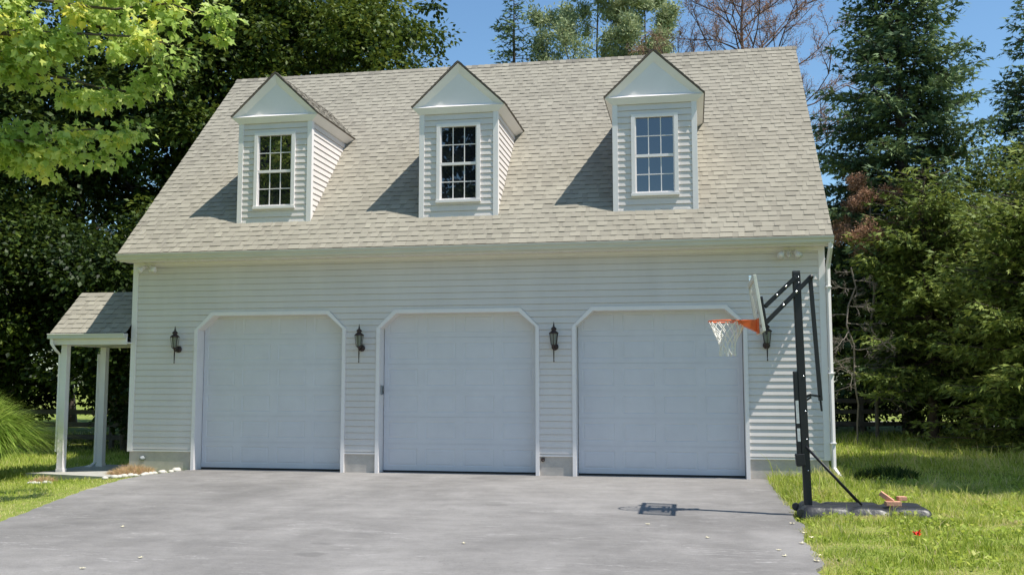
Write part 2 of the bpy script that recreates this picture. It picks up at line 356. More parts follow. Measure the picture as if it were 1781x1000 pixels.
# ---------------------------------------------------------------- garage
W, ZE, E_, YR, ZR, OH = 12.736, 4.037, .427, 4.2616, 8.842, .1116
SL = (ZR-ZE)/(YR+E_); YB = 2*YR; ZF = .366; PIT = .1143
def rz(y): return ZE+SL*(y+E_)
def ry(z): return (z-ZE)/SL-E_
DX = (1.2876, 4.8717, 8.4551); DW = 3.0; DH = 2.9346; CH = .335; REC = .24
G = empty('garage', (0, 0, 0), 'white sided three bay garage with shingled roof and three dormers', 'garage')
def laps(bd, z0, z1, spans, P, butt=.014, pitch=PIT, breaks=()):
    """clapboards between z0 and z1; spans(za, zb)->[(a0,b0,a1,b1)]; P(s, d, z) maps along, outward, z"""
    k = 0; z = z0
    while z < z1-1e-6:
        zt = min(z+pitch, z1); cuts = [z]+[c for c in sorted(breaks) if z+1e-4 < c < zt-1e-4]+[zt]
        for za, zb in zip(cuts, cuts[1:]):
            da = butt*(1-(za-z)/pitch)+.002; db = butt*(1-(zb-z)/pitch)+.002
            for a0, b0, a1, b1 in spans(za, zb):
                lo = za+(.0085 if za == z else 0)   # each board ends in a lip over a thin recess
                bd.quad(P(a0, da, lo), P(b0, da, lo), P(b1, db, zb), P(a1, db, zb))
                if za == z:
                    bd.quad(P(a0, -.008, lo), P(b0, -.008, lo), P(b0, da, lo), P(a0, da, lo)); bd.quad(P(a0, -.008, za), P(b0, -.008, za), P(b0, -.008, lo), P(a0, -.008, lo))
                    bd.quad(P(a0, .002, za), P(b0, .002, za), P(b0, -.008, za), P(a0, -.008, za))
        z = zt; k += 1
def door_cut(z):   # half-lost width at height z for the chamfered opening (None above)
    if z <= DH-CH: return 0.
    if z <= DH: return z-(DH-CH)
    return None
def front_spans(za, zb):
    m = (za+zb)/2
    if m > DH: return [(.0, W, .0, W)]
    ca, cb = max(0, za-(DH-CH)), max(0, zb-(DH-CH)); e0 = [0.]; e1 = [0.]
    for d in DX: e0 += [d+ca, d+DW-ca]; e1 += [d+cb, d+DW-cb]
    e0.append(W); e1.append(W)
    return [(e0[i], e0[i+1], e1[i], e1[i+1]) for i in range(0, len(e0), 2)]
ZT = 3.93
b = B(); laps(b, ZF, ZT, front_spans, lambda s, d, z: (s, -d, z), breaks=(DH-CH, DH))
gable = lambda za, zb: [(max(0, ry(za+.12)), YB-max(0, ry(za+.12)), max(0, ry(zb+.12)), YB-max(0, ry(zb+.12)))]
laps(b, ZF, ZR-.2, gable, lambda s, d, z: (W+d, s, z)); laps(b, ZF, ZR-.2, gable, lambda s, d, z: (-d, YB-s, z))
laps(b, ZF, ZT, lambda a, c: [(0, W, 0, W)], lambda s, d, z: (W-s, YB+d, z))
b.build('wall', 'siding', G)
b = B()
xs = [.012]+[v for d in DX for v in (d+.02, d+DW-.02)]+[W-.012]
for i in range(2, 6, 2): b = B(); b.box(xs[i], xs[i+1], .012, .25, -.3, ZF); b.build('foundation', 'foundation', G)
b = B(); xe, ye = W-.012, YB-.012   # the rest is one U-shaped wall
q = [(xs[1], .012), (.012, .012), (.012, ye), (xe, ye), (xe, .012), (xs[6], .012), (xs[6], .25), (xe-.24, .25), (xe-.24, ye-.24), (.252, ye-.24), (.252, .25), (xs[1], .25)]
nq = len(q); b.add([(x, y, -.4) for x, y in q]+[(x, y, ZF) for x, y in q], [(i, (i+1) % nq, (i+1) % nq+nq, i+nq) for i in range(nq)]+[(12, 13, 22, 23), (13, 14, 21, 22), (14, 15, 20, 21), (15, 16, 19, 20), (16, 17, 18, 19)])
b.build('foundation', 'foundation', G)
for i in range(0, 8, 2):   # siding starter strip over the foundation
    b = B(); b.box(xs[i]-.01, xs[i+1]-(.02 if i < 6 else -.01), -.012, .02, ZF-.035, ZF-.003); b.build('starter_trim', 'trim', G)
for x in (0, W):
    b = B(); s = 1 if x == 0 else -1
    b.box(min(x-s*.022, x+s*.085), max(x-s*.022, x+s*.085), -.022, -.001, ZF-.04, ZT)
    b.box(min(x-s*.022, x-s*.001), max(x-s*.022, x-s*.001), -.001, .085, ZF-.04, ZT)
    b.build('corner_trim', 'trim', G, .003)
# inside walls so the building is not hollow paper
b = B(); b.box(.25, W-.25, .5, YB-.25, .0, .02); b.box(.3, W-.3, .46, .5, .02, 3.8)
b.build('interior_wall', 'room', G)
# garage doors
def door_poly(d, i, zb=0.):
    c = CH-i*.42
    return [(d+i, zb), (d+i, DH-CH-i*.0), (d+i+c, DH-i), (d+DW-i-c, DH-i), (d+DW-i, DH-CH), (d+DW-i, zb)]
for k, d in enumerate(DX):
    t = .065; b = B()
    o, n_ = door_poly(d, 0), door_poly(d, t)
    for i in range(5):
        p, q, r_, s_ = o[i], o[i+1], n_[i+1], n_[i]
        b.hexa([(p[0], -.032, p[1]), (q[0], -.032, q[1]), (r_[0], -.032, r_[1]), (s_[0], -.032, s_[1])],
               [(p[0], .02, p[1]), (q[0], .02, q[1]), (r_[0], .02, r_[1]), (s_[0], .02, s_[1])])
        u, v = Vector((s_[0], 0, s_[1])), Vector((r_[0], 0, r_[1])); dn = (v-u).normalized().cross(Vector((0, 1, 0)))*.018
        # jamb lining set 3 mm inside the casing
        cx = Vector((d+DW/2, 0, 1.4)); sg = 1 if (cx-u).dot(dn) < 0 else -1
        a_, b_ = u+dn*sg*-.15, v+dn*sg*-.15; c_, d_ = v+dn*sg, u+dn*sg
        b.hexa([(a_.x, -.02, a_.z), (b_.x, -.02, b_.z), (c_.x, -.02, c_.z), (d_.x, -.02, d_.z)], [(a_.x, REC+.05, a_.z), (b_.x, REC+.05, b_.z), (c_.x, REC+.05, c_.z), (d_.x, REC+.05, d_.z)])
    b.build('door_trim', 'trim', G)
    b = B(); x0, x1 = d+t+.012, d+DW-t-.012; ns, z0, z1 = 6, .03, DH-.02; sh = (z1-z0)/ns; nc = 4; cw = (x1-x0)/nc
    yF = REC
    for r in range(ns):
        za, zb = z0+r*sh+.0015, z0+(r+1)*sh-.0015
        b.box(x0, x1, yF+.012, yF+.05, za-.0015, zb+.0015)      # backing
        for c in range(nc):
            xa, xb = x0+c*cw, x0+(c+1)*cw; ix, iz = .075, .085
            o4 = [(xa, za), (xb, za), (xb, zb), (xa, zb)]; i4 = [(xa+ix, za+iz), (xb-ix, za+iz), (xb-ix, zb-iz), (xa+ix, zb-iz)]
            g4 = [(xa+ix+.014, za+iz+.014), (xb-ix-.014, za+iz+.014), (xb-ix-.014, zb-iz-.014), (xa+ix+.014, zb-iz-.014)]
            h4 = [(xa+ix+.05, za+iz+.04), (xb-ix-.05, za+iz+.04), (xb-ix-.05, zb-iz-.04), (xa+ix+.05, zb-iz-.04)]
            for A_, ya, C_, yc in ((o4, 0, i4, 0), (i4, 0, g4, .007), (g4, .007, h4, .001)):
                for j in range(4):
                    j2 = (j+1) % 4
                    b.quad((A_[j][0], yF+ya, A_[j][1]), (A_[j2][0], yF+ya, A_[j2][1]), (C_[j2][0], yF+yc, C_[j2][1]), (C_[j][0], yF+yc, C_[j][1]))
            b.quad(*[(p[0], yF+.001, p[1]) for p in h4])
        b.quad((x0, yF, za), (x1, yF, za), (x1, yF+.012, za), (x0, yF+.012, za))
    dd = b.build('garage_door', 'door', G)
    b = B(); b.box(x0, x1, yF+.004, yF+.045, .004, .029); b.build('bottom_seal', 'black_metal', dd)
# soffit, fascia, gutter
b = B()
b.box(-OH+.004, W+OH-.004, -E_+.10, -.002, 3.90, 3.925)
for i in range(62):   # vent grooves of the soffit as thin ribs
    x = .05+i*.205; b.box(x, x+.012, -E_+.11, -.02, 3.892, 3.8995)
b.box(-OH, W+OH, -E_+.075, -E_+.10, 3.885, 4.035)
b.box(.02, W-.02, -.03, -.012, 3.84, 3.8995)
b.build('soffit', 'trim', G)
b = B(); b.box(-OH+.004, W+OH-.004, YB+.002, YB+E_-.1, 3.90, 3.925); b.box(-OH, W+OH, YB+E_-.1, YB+E_-.075, 3.885, 4.035)
b.build('soffit', 'trim', G)
b = B()   # K-profile gutter
pr = [(-E_+.07, 4.02), (-E_+.07, 3.905), (-E_+.01, 3.905), (-E_-.015, 3.93), (-E_-.02, 3.965), (-E_-.05, 3.99), (-E_-.055, 4.02), (-E_-.04, 4.024), (-E_-.03, 3.995), (-E_+.055, 3.99), (-E_+.06, 4.02)]
n = len(pr); xa, xb = -OH-.01, W+OH+.01
b.add([(xa, p[0], p[1]) for p in pr]+[(xb, p[0], p[1]) for p in pr], [(i, (i+1) % n, (i+1) % n+n, i+n) for i in range(n)])
for x in (xa, xb): b.add([(x, p[0], p[1]) for p in pr[:7]], [tuple(range(7))])
for i in range(16): b.box(.3+i*.81, .33+i*.81, -E_-.04, -E_+.065, 4.000, 4.012)
b.build('gutter', 'gutter', G)
def rake(bd, x0, x1):   # sloping board along both roof edges
    for s in (0, 1):
        f = (lambda y: y) if s == 0 else (lambda y: YB-y)
        a, c = (f(-E_+.08), ZE+.08), (f(YR), ZR)
        q = [(a[0], rz(-E_+.08)-.19), (a[0], rz(-E_+.08)-.035), (c[0], rz(YR)-.035), (c[0], rz(YR)-.19)]
        bd.hexa([(x0, p[0], p[1]) for p in q], [(x1, p[0], p[1]) for p in q])
for xa, xb in ((-OH+.01, -.016), (W+.016, W+OH-.01)): b = B(); rake(b, xa, xb); b.build('rake_board', 'trim', G)
# shingles ---------------------------------------------------------
def shingle_slope(bd, x_lo, x_hi, s_len, P, exposure=.143, th=.010, tab=True, butt_shade=True):
    """P(x, s, h): x along the eave, s up the slope, h normal height. x_lo/x_hi functions of s"""
    nC = int(math.ceil(s_len/exposure)); rnd = random.Random(5)
    for c in range(nC):
        s0, s1 = c*exposure, min((c+1)*exposure, s_len)
        if s1-s0 < .01: continue
        flip = rnd.random() < .5; x = x_lo(s0)-rnd.uniform(0, .3); X1 = x_hi(s0)
        while x < X1:
            flip = not flip; wd = rnd.choice((.10, .14, .18, .21)) if flip else rnd.choice((.07, .10, .15, .20)); a, e = max(x, x_lo(s0)), min(x+wd, X1)
            a1, e1 = max(x, x_lo(s1)), min(x+wd, x_hi(s1)); x += wd
            if e-a < .004: continue
            if e1 < a1: a1 = e1 = (a1+e1)/2 if x_lo(s1) <= x_hi(s1) else (x_lo(s1)+x_hi(s1))/2
            up = flip; h0 = th*.75+(.006 if up else 0)+rnd.uniform(-.001, .002); h1 = .001+(.003 if up else 0)
            t = min(1, max(.3, rnd.gauss(.66 if up else .60, .07)))
            bd.add([P(a, s0, h0), P(e, s0, h0), P(e1, s1, h1+.0005), P(a1, s1, h1+.0005)], [(0, 1, 2, 3)], t)
            bd.add([P(a, s0, -.004), P(e, s0, -.004), P(e, s0, h0), P(a, s0, h0)], [(0, 1, 2, 3)], 0)  # darkest tint on the butt face: the tab's shadow line put into colour
            if up:
                bd.add([P(a, s0, 0), P(a, s0, h0), P(a1, s1, h1)], [(0, 1, 2)], 0); bd.add([P(e, s0, 0), P(e1, s1, h1), P(e, s0, h0)], [(0, 1, 2)], 0)
SLEN = (YR+E_)*math.sqrt(1+SL*SL); cs, sn = 1/math.sqrt(1+SL*SL), SL/math.sqrt(1+SL*SL)
b = B()
PF = lambda x, s, h: (x, -E_+s*cs-h*sn, ZE+s*sn+h*cs)
PBk = lambda x, s, h: (W-x, YB+E_-s*cs+h*sn, ZE+s*sn+h*cs)
shingle_slope(b, lambda s: -OH, lambda s: W+OH, SLEN, PF); shingle_slope(b, lambda s: -OH, lambda s: W+OH, SLEN, PBk)
rf = b.build('roof', 'shingle', G, tint=True)
b = B()   # ridge cap pieces
k = 0; x = -OH-.01
while x < W+OH:
    e = min(x+.145, W+OH+.01); h0, h1 = .022, .012
    for s in (-1, 1):
        b.add([(x, YR, ZR+h0), (e+.02, YR, ZR+h1), (e+.02, YR+s*.10, ZR+h1-.10), (x, YR+s*.10, ZR+h0-.10)], [(0, 1, 2, 3)] if s < 0 else [(0, 3, 2, 1)], random.uniform(.2, .7))
    b.add([(x, YR, ZR+h0), (x, YR-.1, ZR+h0-.1), (x, YR-.1, ZR-.11), (x, YR+.1, ZR-.11), (x, YR+.1, ZR+h0-.1)], [(0, 1, 2, 3, 4)], 0)
    x += .145
b.build('ridge_cap', 'shingle', rf, tint=True)
b = B()   # roof deck and drip edge
for xa, xb in ((-OH+.012, W+OH-.012),):
    b.hexa([PF(xa, .01, -.03), PF(xb, .01, -.03), PF(xb, SLEN-.02, -.03), PF(xa, SLEN-.02, -.03)], [PF(xa, .01, -.006), PF(xb, .01, -.006), PF(xb, SLEN-.02, -.006), PF(xa, SLEN-.02, -.006)])
    b.hexa([PBk(xa, .01, -.03), PBk(xb, .01, -.03), PBk(xb, SLEN-.02, -.03), PBk(xa, SLEN-.02, -.03)], [PBk(xa, .01, -.006), PBk(xb, .01, -.006), PBk(xb, SLEN-.02, -.006), PBk(xa, SLEN-.02, -.006)])
b.build('drip_edge', 'rust', rf)
# downspout at the right corner
def downspout(pts, parent, wd=.075, dp=.055):
    b = B(); b.tube(pts, [.041]*len(pts), 4, sm=False); return b
b = downspout([(W+.07, -E_+.03, 3.93), (W+.07, -E_+.03, 3.84), (W+.07, -.10, 3.62), (W+.06, -.055, 3.52), (W+.06, -.055, .36), (W+.06, -.06, .2), (W+.14, -.22, .06)], G)
for z in (3.2, 1.75, .6): b.box(W+.012, W+.108, -.102, -.0, z, z+.025)
b.build('downspout', 'trim', G, .006)
# small round hose fitting low on the left foundation
b = B(); b.tube([(.30, .012, .20), (.30, -.05, .20)], .045, 14); b.tube([(.30, -.05, .20), (.30, -.075, .19)], .03, 10); b.build('vent_cap', 'keypad', G)
b = B(); b.tube([(7.93, .012, .26), (7.93, -.03, .26)], .018, 8); b.box(7.90, 7.96, -.02, .011, .25, .31); b.build('hose_tap', 'bronze', G)

# dormers ---------------------------------------------------------
HW, YD, GW, GZ_, GA, GO = .7268, .1804, .8915, 6.711, 7.556, .105
ZD = rz(YD)
def dormer(c, label):
    D = None
    zt = GZ_-.13
    b = B()
    # front siding with window hole
    wx, wz0, wz1 = .395, 4.915, 6.385
    def sp(za, zb):
        m = (za+zb)/2
        if wz0 < m < wz1: return [(-HW, -wx, -HW, -wx), (wx, HW, wx, HW)]
        return [(-HW, HW, -HW, HW)]
    laps(b, ZD-.03, zt, sp, lambda s, d, z: (c+s, YD-d, z), breaks=(wz0, wz1))
    yb = lambda z: ry(z)+.05
    laps(b, ZD-.03, zt+.1, lambda za, zb: [(YD, max(YD+.01, yb(za)), YD, max(YD+.01, yb(zb)))], lambda s, d, z: (c+HW+d, s, z))
    laps(b, ZD-.03, zt+.1, lambda za, zb: [(YD, max(YD+.01, yb(za)), YD, max(YD+.01, yb(zb)))], lambda s, d, z: (c-HW-d, s, z))
    D = b.build('dormer', 'siding', G)
    D['label'] = label
    b = B()
    for s in (-1, 1):
        X = sorted((c+s*(HW+.022), c+s*(HW-.075)))
        b.box(X[0], X[1], YD-.024, YD-.001, ZD-.05, zt)
        X = sorted((c+s*(HW+.022), c+s*(HW+.001))); b.box(X[0], X[1], YD-.001, YD+.075, ZD-.02, zt)
    b.box(c-HW+.076, c+HW-.076, YD-.018, YD-.002, ZD-.045, ZD+.005)
    b.build('corner_trim', 'trim', D, .003)
    # gable roof (two slopes reaching back into the main roof)
    b = B(); pitch = math.atan2(GA-GZ_, GW); cp, sp_ = math.cos(pitch), math.sin(pitch); sl = GW/cp; yf = YD-GO
    for s in (-1, 1):
        if s > 0: P = lambda x, q, h: (c+GW-q*cp+h*sp_, x, GZ_+q*sp_+h*cp)
        else: P = lambda x, q, h: (c-GW+q*cp-h*sp_, yf+40-x, GZ_+q*sp_+h*cp)
        yback = lambda q: ry(GZ_+q*sp_)+.08
        if s > 0: shingle_slope(b, lambda q: yf, yback, sl, P, exposure=.125, th=.008)
        else: shingle_slope(b, lambda q: 40+2*yf-yf-(yback(q)-yf)-yf+yf if False else 40-(yback(q)-yf), lambda q: 40, sl, P, exposure=.125, th=.008)
    R = b.build('dormer_roof', 'shingle', D, tint=True)
    b = B(); yb2 = ry(GA)
    for s in (-1, 1):   # roof deck edge, seen as the dark line round the gable
        lo = (c+s*GW, GZ_); hi = (c, GA); off = (-s*sp_*-.0, 0)
        nrm = (s*sp_, cp)
        pts = lambda y0, ye0, ye1, h0, h1: [(lo[0]+nrm[0]*h0, y0, lo[1]+nrm[1]*h0), (hi[0], y0, hi[1]+h0/cp), (hi[0], y0, hi[1]+h1/cp), (lo[0]+nrm[0]*h1, y0, lo[1]+nrm[1]*h1)]
        A_ = pts(yf+.004, 0, 0, -.022, -.003); Bq = pts(0, 0, 0, -.022, -.003)
        Bq = [(p[0], ry(p[2])+.05, p[2]) for p in Bq]
        b.hexa(A_, Bq)
    b.build('roof_edge', 'shingle_edge', D)
    # pediment: sloped rake soffit, panel, cornice
    b = B(); y0, y1 = yf+.018, YD-.012
    ot = [(c-GW+.02, GZ_-.018), (c+GW-.02, GZ_-.018), (c, GA-.045)]
    it = [(c-GW+.22, GZ_+.03), (c+GW-.22, GZ_+.03), (c, GA-.22)]
    for i in range(3):
        j = (i+1) % 3; b.quad((ot[i][0], y0, ot[i][1]), (ot[j][0], y0, ot[j][1]), (it[j][0], y1, it[j][1]), (it[i][0], y1, it[i][1]))
    b.add([(p[0], y1, p[1]) for p in it], [(0, 1, 2)])
    # cornice soffit sloping from the eave edge down to the wall
    yb3 = ry(GZ_)+.02; yb4 = ry(zt)+.02
    top = [(c-GW+.015, y0, GZ_-.02), (c+GW-.015, y0, GZ_-.02), (c+GW-.015, yb3, GZ_-.02), (c-GW+.015, yb3, GZ_-.02)]
    bot = [(c-HW-.022, YD-.03, zt-.004), (c+HW+.022, YD-.03, zt-.004), (c+HW+.022, yb4, zt-.004), (c-HW-.022, yb4, zt-.004)]
    b.hexa(bot, top)
    b.build('pediment', 'trim', D)
    # window
    f = B(); yo = YD-.042; yi = YD+.03
    f.box(c-.415, c-.345, yo, yi, 4.955, 6.385); f.box(c+.345, c+.415, yo, yi, 4.955, 6.385)
    f.box(c-.415, c+.415, yo, yi, 6.325, 6.392) if False else f.box(c-.345, c+.345, yo+.001, yi, 6.325, 6.385)
    f.box(c-.425, c+.425, yo-.012, yi, 4.905, 4.955)
    ys_ = YD-.014
    f.box(c-.345, c+.345, ys_, yi, 5.605, 5.655)          # meeting rail
    for xx in (-.345, .325): f.box(c+xx, c+xx+.02, ys_+.002, yi, 4.957, 5.605); f.box(c+xx, c+xx+.02, ys_-.008, yi-.002, 5.655, 6.323)
    f.box(c-.325, c+.325, ys_+.002, yi, 4.955, 4.985)
    for z0, z1, dy in ((4.985, 5.605, .006), (5.655, 6.325, 0)):
        for k in (1, 2): xm = c-.325+.65*k/3; f.box(xm-.008, xm+.008, YD+.002+dy, YD+.012+dy, z0, z1)
        zm = (z0+z1)/2; f.box(c-.325, c+.325, YD+.001+dy, YD+.0115+dy, zm-.008, zm+.008)
    f.build('window_frame', 'trim', D, .002)
    for z0, z1, dy in ((4.985, 5.605, .012), (5.655, 6.325, .006)):
        q = B(); q.box(c-.33, c+.33, YD+.006+dy, YD+.011+dy, z0-.01, z1+.01); q.build('window_pane', 'glass', D)
dormer(2.7402, 'left dormer over the first garage door')
dormer(6.3479, 'middle dormer over the second garage door')
dormer(9.9350, 'right dormer over the third garage door, sky in its panes')

# side porch ------------------------------------------------------
PO = empty('side_porch', (0, 0, 0), 'small shingled porch roof on two white posts left of the garage', 'porch')
px0, px1, py0, py1, pe, pr_ = -1.62, -.015, -.2, 1.7, 2.56, 3.42; ym = .75; ps = math.atan2(pr_-pe, ym-py0); pc, pn = math.cos(ps), math.sin(ps); pl = (ym-py0)/pc
b = B()
shingle_slope(b, lambda s: px0, lambda s: px1, pl, lambda x, s, h: (x, py0+s*pc-h*pn, pe+s*pn+h*pc))
shingle_slope(b, lambda s: 0, lambda s: px1-px0, pl, lambda x, s, h: (px1-x, py1-s*pc+h*pn, pe+s*pn+h*pc))
b.build('roof', 'shingle', PO, tint=True)
b = B()
b.prism([(0, 0)], 0, 0) if False else None
b.add([(px0+.02, py0+.03, pe-.03), (px0+.02, py1-.03, pe-.03), (px0+.02, ym, pr_-.03), (px0+.05, py0+.03, pe-.03), (px0+.05, py1-.03, pe-.03), (px0+.05, ym, pr_-.03)], [(0, 1, 2), (3, 5, 4), (0, 3, 4, 1), (1, 4, 5, 2), (2, 5, 3, 0)])
b.box(px0+.01, px1, py0+.02, py0+.05, pe-.22, pe-.015); b.box(px0+.01, px1, py1-.05, py1-.02, pe-.22, pe-.015)
b.box(px0+.01, px0+.04, py0+.05, py1-.05, pe-.22, pe-.02)
b.box(px0+.04, px1, py0+.05, py1-.05, pe-.20, pe-.18)
b.build('fascia', 'trim', PO)
b = B(); b.box(px0-.01, px1, py0-.075, py0+.018, pe-.11, pe-.02); b.box(px0-.012, px1, py0-.085, py0-.07, pe-.035, pe-.012); b.build('gutter', 'gutter', PO, .008)
for y in (.02, 1.3):
    b = B(); b.box(-1.475, -1.355, y-.06, y+.06, -.22, pe-.221); b.box(-1.485, -1.345, y-.07, y+.07, -.21, -.02)
    for a in (-1.4775, -1.3725): b.box(a, a+.02, y-.064, y-.0605, 0, pe-.3)
    b.build('post', 'trim', PO, .006)
b = B(); b.tube([(px0+.06, py0-.03, pe-.1), (px0+.06, py0-.03, pe-.2), (-1.52, py0+.05, pe-.32), (-1.52, -.01, pe-.4), (-1.52, -.01, .3)], .035, 4, sm=False)
b.build('downspout', 'trim', PO, .005)
b = B(); b.tube([(-1.53, 1.27, 2.2), (-1.53, 1.27, .0), (-1.56, 1.2, -.06), (-1.68, 1.1, -.12)], .035, 4, sm=False); b.build('downspout', 'trim', PO, .005)

# ---------------------------------------------------------------- wall fixtures
def lantern():
    T = empty('wall_lantern', (0, 0, 0), '', 'lantern', 'black lanterns between the garage doors')
    y = -.17; b = B()
    b.lathe([(.0, -.30), (.006, -.295), (.014, -.28), (.006, -.265), (.009, -.24), (.012, -.12), (.010, -.06), (.02, -.055), (.014, -.04), (.034, -.02), (.052, -.005), (.052, .0)], (0, y, 0), 12)
    b.lathe([(.088, .192), (.082, .21), (.05, .235), (.036, .25), (.04, .262), (.052, .268), (.048, .285), (.022, .312), (.012, .32), (.018, .335), (.010, .35), (.004, .40), (0, .402)], (0, y, 0), 12)
    for k in range(6):
        a = math.pi/6+k*math.pi/3; b.tube([(.052*math.cos(a), y+.052*math.sin(a), .0), (.078*math.cos(a), y+.078*math.sin(a), .195)], .0055, 4)
    b.build('lantern_body', 'bronze', T)
    b = B(); b.lathe([(.044, .002), (.07, .193)], (0, y, 0), 6, sm=False); b.build('glass', 'lglass', T)
    b = B(); b.lathe([(.011, .0), (.011, .09), (.007, .11), (0, .13)], (0, y, 0), 10); b.build('bulb', 'net', T)
    b = B()
    for k in range(16):
        pass
    b.tube([(.0, -.012, -.03), (.0, -.028, -.03), (.0, -.04, -.03), (0, -.05, -.03)], [.062, .062, .045, .018], 18)
    b.tube([(0, -.04, -.03), (0, -.09, -.075), (0, -.14, -.07), (0, y, -.03)], .011, 8); b.build('wall_bracket', 'bronze', T)
    return T
def copy_tree(o, parent=None):
    c = o.copy(); COL.objects.link(c); c.parent = parent
    for ch in [x for x in list(COL.objects) if x.parent == o]: copy_tree(ch, c)
    return c
L0 = lantern()
for i, (x, lab) in enumerate(((.98, 'black lantern on the wall left of the first garage door'), (4.60, 'black lantern between the first and second garage doors'),
        (8.155, 'black lantern between the second and third garage doors'), (11.765, 'black lantern behind the basketball backboard, right of the third door'))):
    o = L0 if i == 0 else copy_tree(L0); o.location = (x, -.012, 2.27); o['label'] = lab
def flood(x, lab):
    T = empty('floodlight', (x, -.02, 3.80), lab, 'floodlight', 'twin floodlights under the eave')
    b = B(); b.tube([(0, .0, .0), (0, -.035, 0)], .055, 14); b.tube([(0, -.03, -.02), (0, -.06, -.07)], [.03, .026], 10); b.build('mount', 'trim', T)
    for s in (-1, 1):
        b = B(); b.tube([(s*.03, -.03, .0), (s*.08, -.07, .015), (s*.10, -.09, .0)], .013, 8)
        b.tube([(s*.09, -.07, .02), (s*.11, -.10, 0), (s*.13, -.14, -.03), (s*.15, -.19, -.07)], [.028, .036, .045, .062], 14); b.build('lamp_head', 'trim', T)
flood(.36, 'white twin floodlight under the eave at the left corner'); flood(12.17, 'white twin floodlight under the eave at the right corner')
K = empty('keypad', (4.965, .09, 1.48), 'small grey keypad on the left jamb of the middle garage door', 'keypad')
b = B(); b.box(-.022, .008, -.04, .04, -.085, .085); b.build('case', 'keypad', K, .008)
b = B(); b.box(.0085, .012, -.03, .03, -.07, -.01)
for i in range(3):
    for j in range(2): b.box(.0085, .013, -.028+j*.03, -.006+j*.03, .0+i*.025, .018+i*.025)
b.build('buttons', 'black_metal', K)

# ---------------------------------------------------------------- basketball hoop
H = empty('basketball_hoop', (11.87, -4.45, 0), 'black portable basketball hoop standing at the right driveway edge', 'basketball hoop')
def V3(x, z, y=0): return (x-11.87, y, z)
pole = B(); pole.bar(V3(11.885, .10), V3(11.82, 3.0), .095, .095); P_ = pole.build('pole', 'black_metal', H, .01)
b = B(); b.box(-.045, .045, -.045, .045, 0, .012); o = b.build('pole_cap', 'black_metal', P_); o.location = V3(11.82, 2.998)
b = B(); b.bar(V3(11.80, .62), V3(11.775, 1.76), .085, .055); b.bar(V3(11.815, .6), V3(11.80, .75), .12, .11)
b.build('pole_sleeve', 'black_metal', H, .01)
b = B(); b.bar(V3(11.789, 1.12, -.0435), V3(11.783, 1.40, -.0435), .003, .035); b.bar(V3(11.797, .9, -.0435), V3(11.7925, 1.06, -.0435), .003, .035); b.build('sticker', 'sticker', H)
for z in (1.70, 1.27, .93, .55, .82, 2.86, 2.93):
    b = B(); x = 11.885-.065*(z-.1)/2.9; b.tube([V3(x+.02, z, -.054), V3(x+.02, z, .054)], .008, 8); b.build('bolt', 'chrome', H)
for name, p, q in (('upper_arm', (11.81, 2.93), (11.43, 2.57)), ('lower_arm', (11.99, 2.925), (11.44, 2.37))):
    for y in (-.075, .075):
        b = B(); b.bar(V3(*p, y), V3(*q, y), .028, .055); b.build(name, 'black_metal', H, .004)
    for f_ in (.33, .62):
        b = B(); x, z = p[0]+(q[0]-p[0])*f_, p[1]+(q[1]-p[1])*f_; b.tube([V3(x, z, -.105), V3(x, z, .105)], .007, 8); b.tube([V3(x, z, -.1), V3(x, z, -.092)], .014, 8); b.build('bolt', 'chrome', H)
b = B(); b.tube([V3(11.99, 2.925, -.10), V3(11.99, 2.925, .10)], .03, 10); b.build('pivot', 'black_metal', H)
b = B(); b.bar(V3(11.99, 2.92), V3(12.07, 1.40), .045, .05); b.bar(V3(12.066, 1.42), V3(12.08, 1.27), .022, .024); b.build('lift_rod', 'black_metal', H, .004)
b = B(); b.bar(V3(11.88, 1.44), V3(11.96, 1.47), .03, .035); b.bar(V3(11.95, 1.47), V3(12.07, 1.45), .045, .028); b.bar(V3(11.90, 1.40), V3(11.96, 1.44), .03, .02); b.build('lift_handle', 'black_metal', H, .004)
b = B(); b.tube([V3(11.875, .84, -.05), V3(12.49, .16, -.16)], .014, 8); b.tube([V3(11.875, .84, .05), V3(12.49, .16, .16)], .014, 8); b.build('support_strut', 'black_metal', H)
# backboard, tilted a little
bb = bpy.data.objects.new('backboard', None)
def BP(u, v, d): # u across (y), v up from the bottom 0..h, d outwards (towards -x)
    h = .69; bx, bz, tx, tz = 11.375, 2.235, 11.275, 2.92
    ux, uz = (tx-bx)/h, (tz-bz)/h; L_ = math.hypot(ux, uz); ux /= L_; uz /= L_
    return (bx+ux*v-uz*d-11.87, u, bz+uz*v+ux*d)
def bbox_(bd, u0, u1, v0, v1, d0, d1):
    bd.hexa([BP(u0, v0, d0), BP(u1, v0, d0), BP(u1, v1, d0), BP(u0, v1, d0)], [BP(u0, v0, d1), BP(u1, v0, d1), BP(u1, v1, d1), BP(u0, v1, d1)])
hb, hu = .69, .58
b = B()
for a in ((-hu, hu, 0, .055), (-hu, hu, hb-.055, hb), (-hu, -hu+.055, .055, hb-.055), (hu-.055, hu, .055, hb-.055)): bbox_(b, *a, -.018, .018)
BB = b.build('backboard', 'board_frame', H, .004)
b = B(); bbox_(b, -hu+.05, hu-.05, .05, hb-.05, -.004, .004); b.build('acrylic_panel', 'acrylic', BB)
b = B()
for a in ((-.30, .30, .10, .145), (-.30, .30, .50, .545), (-.30, -.255, .145, .50), (.255, .30, .145, .50)): bbox_(b, *a, .005, .009)
b.build('target_square', 'board_frame', BB)
b = B(); bbox_(b, -.13, .13, .02, .40, -.05, -.019); bbox_(b, -.09, -.06, .1, .45, -.09, -.051); bbox_(b, .06, .09, .1, .45, -.09, -.051); bbox_(b, -.30, .30, .26, .30, -.045, -.02); bbox_(b, -.07, .07, -.03, .09, -.075, -.051); b.build('mounting_bracket', 'black_metal', BB)
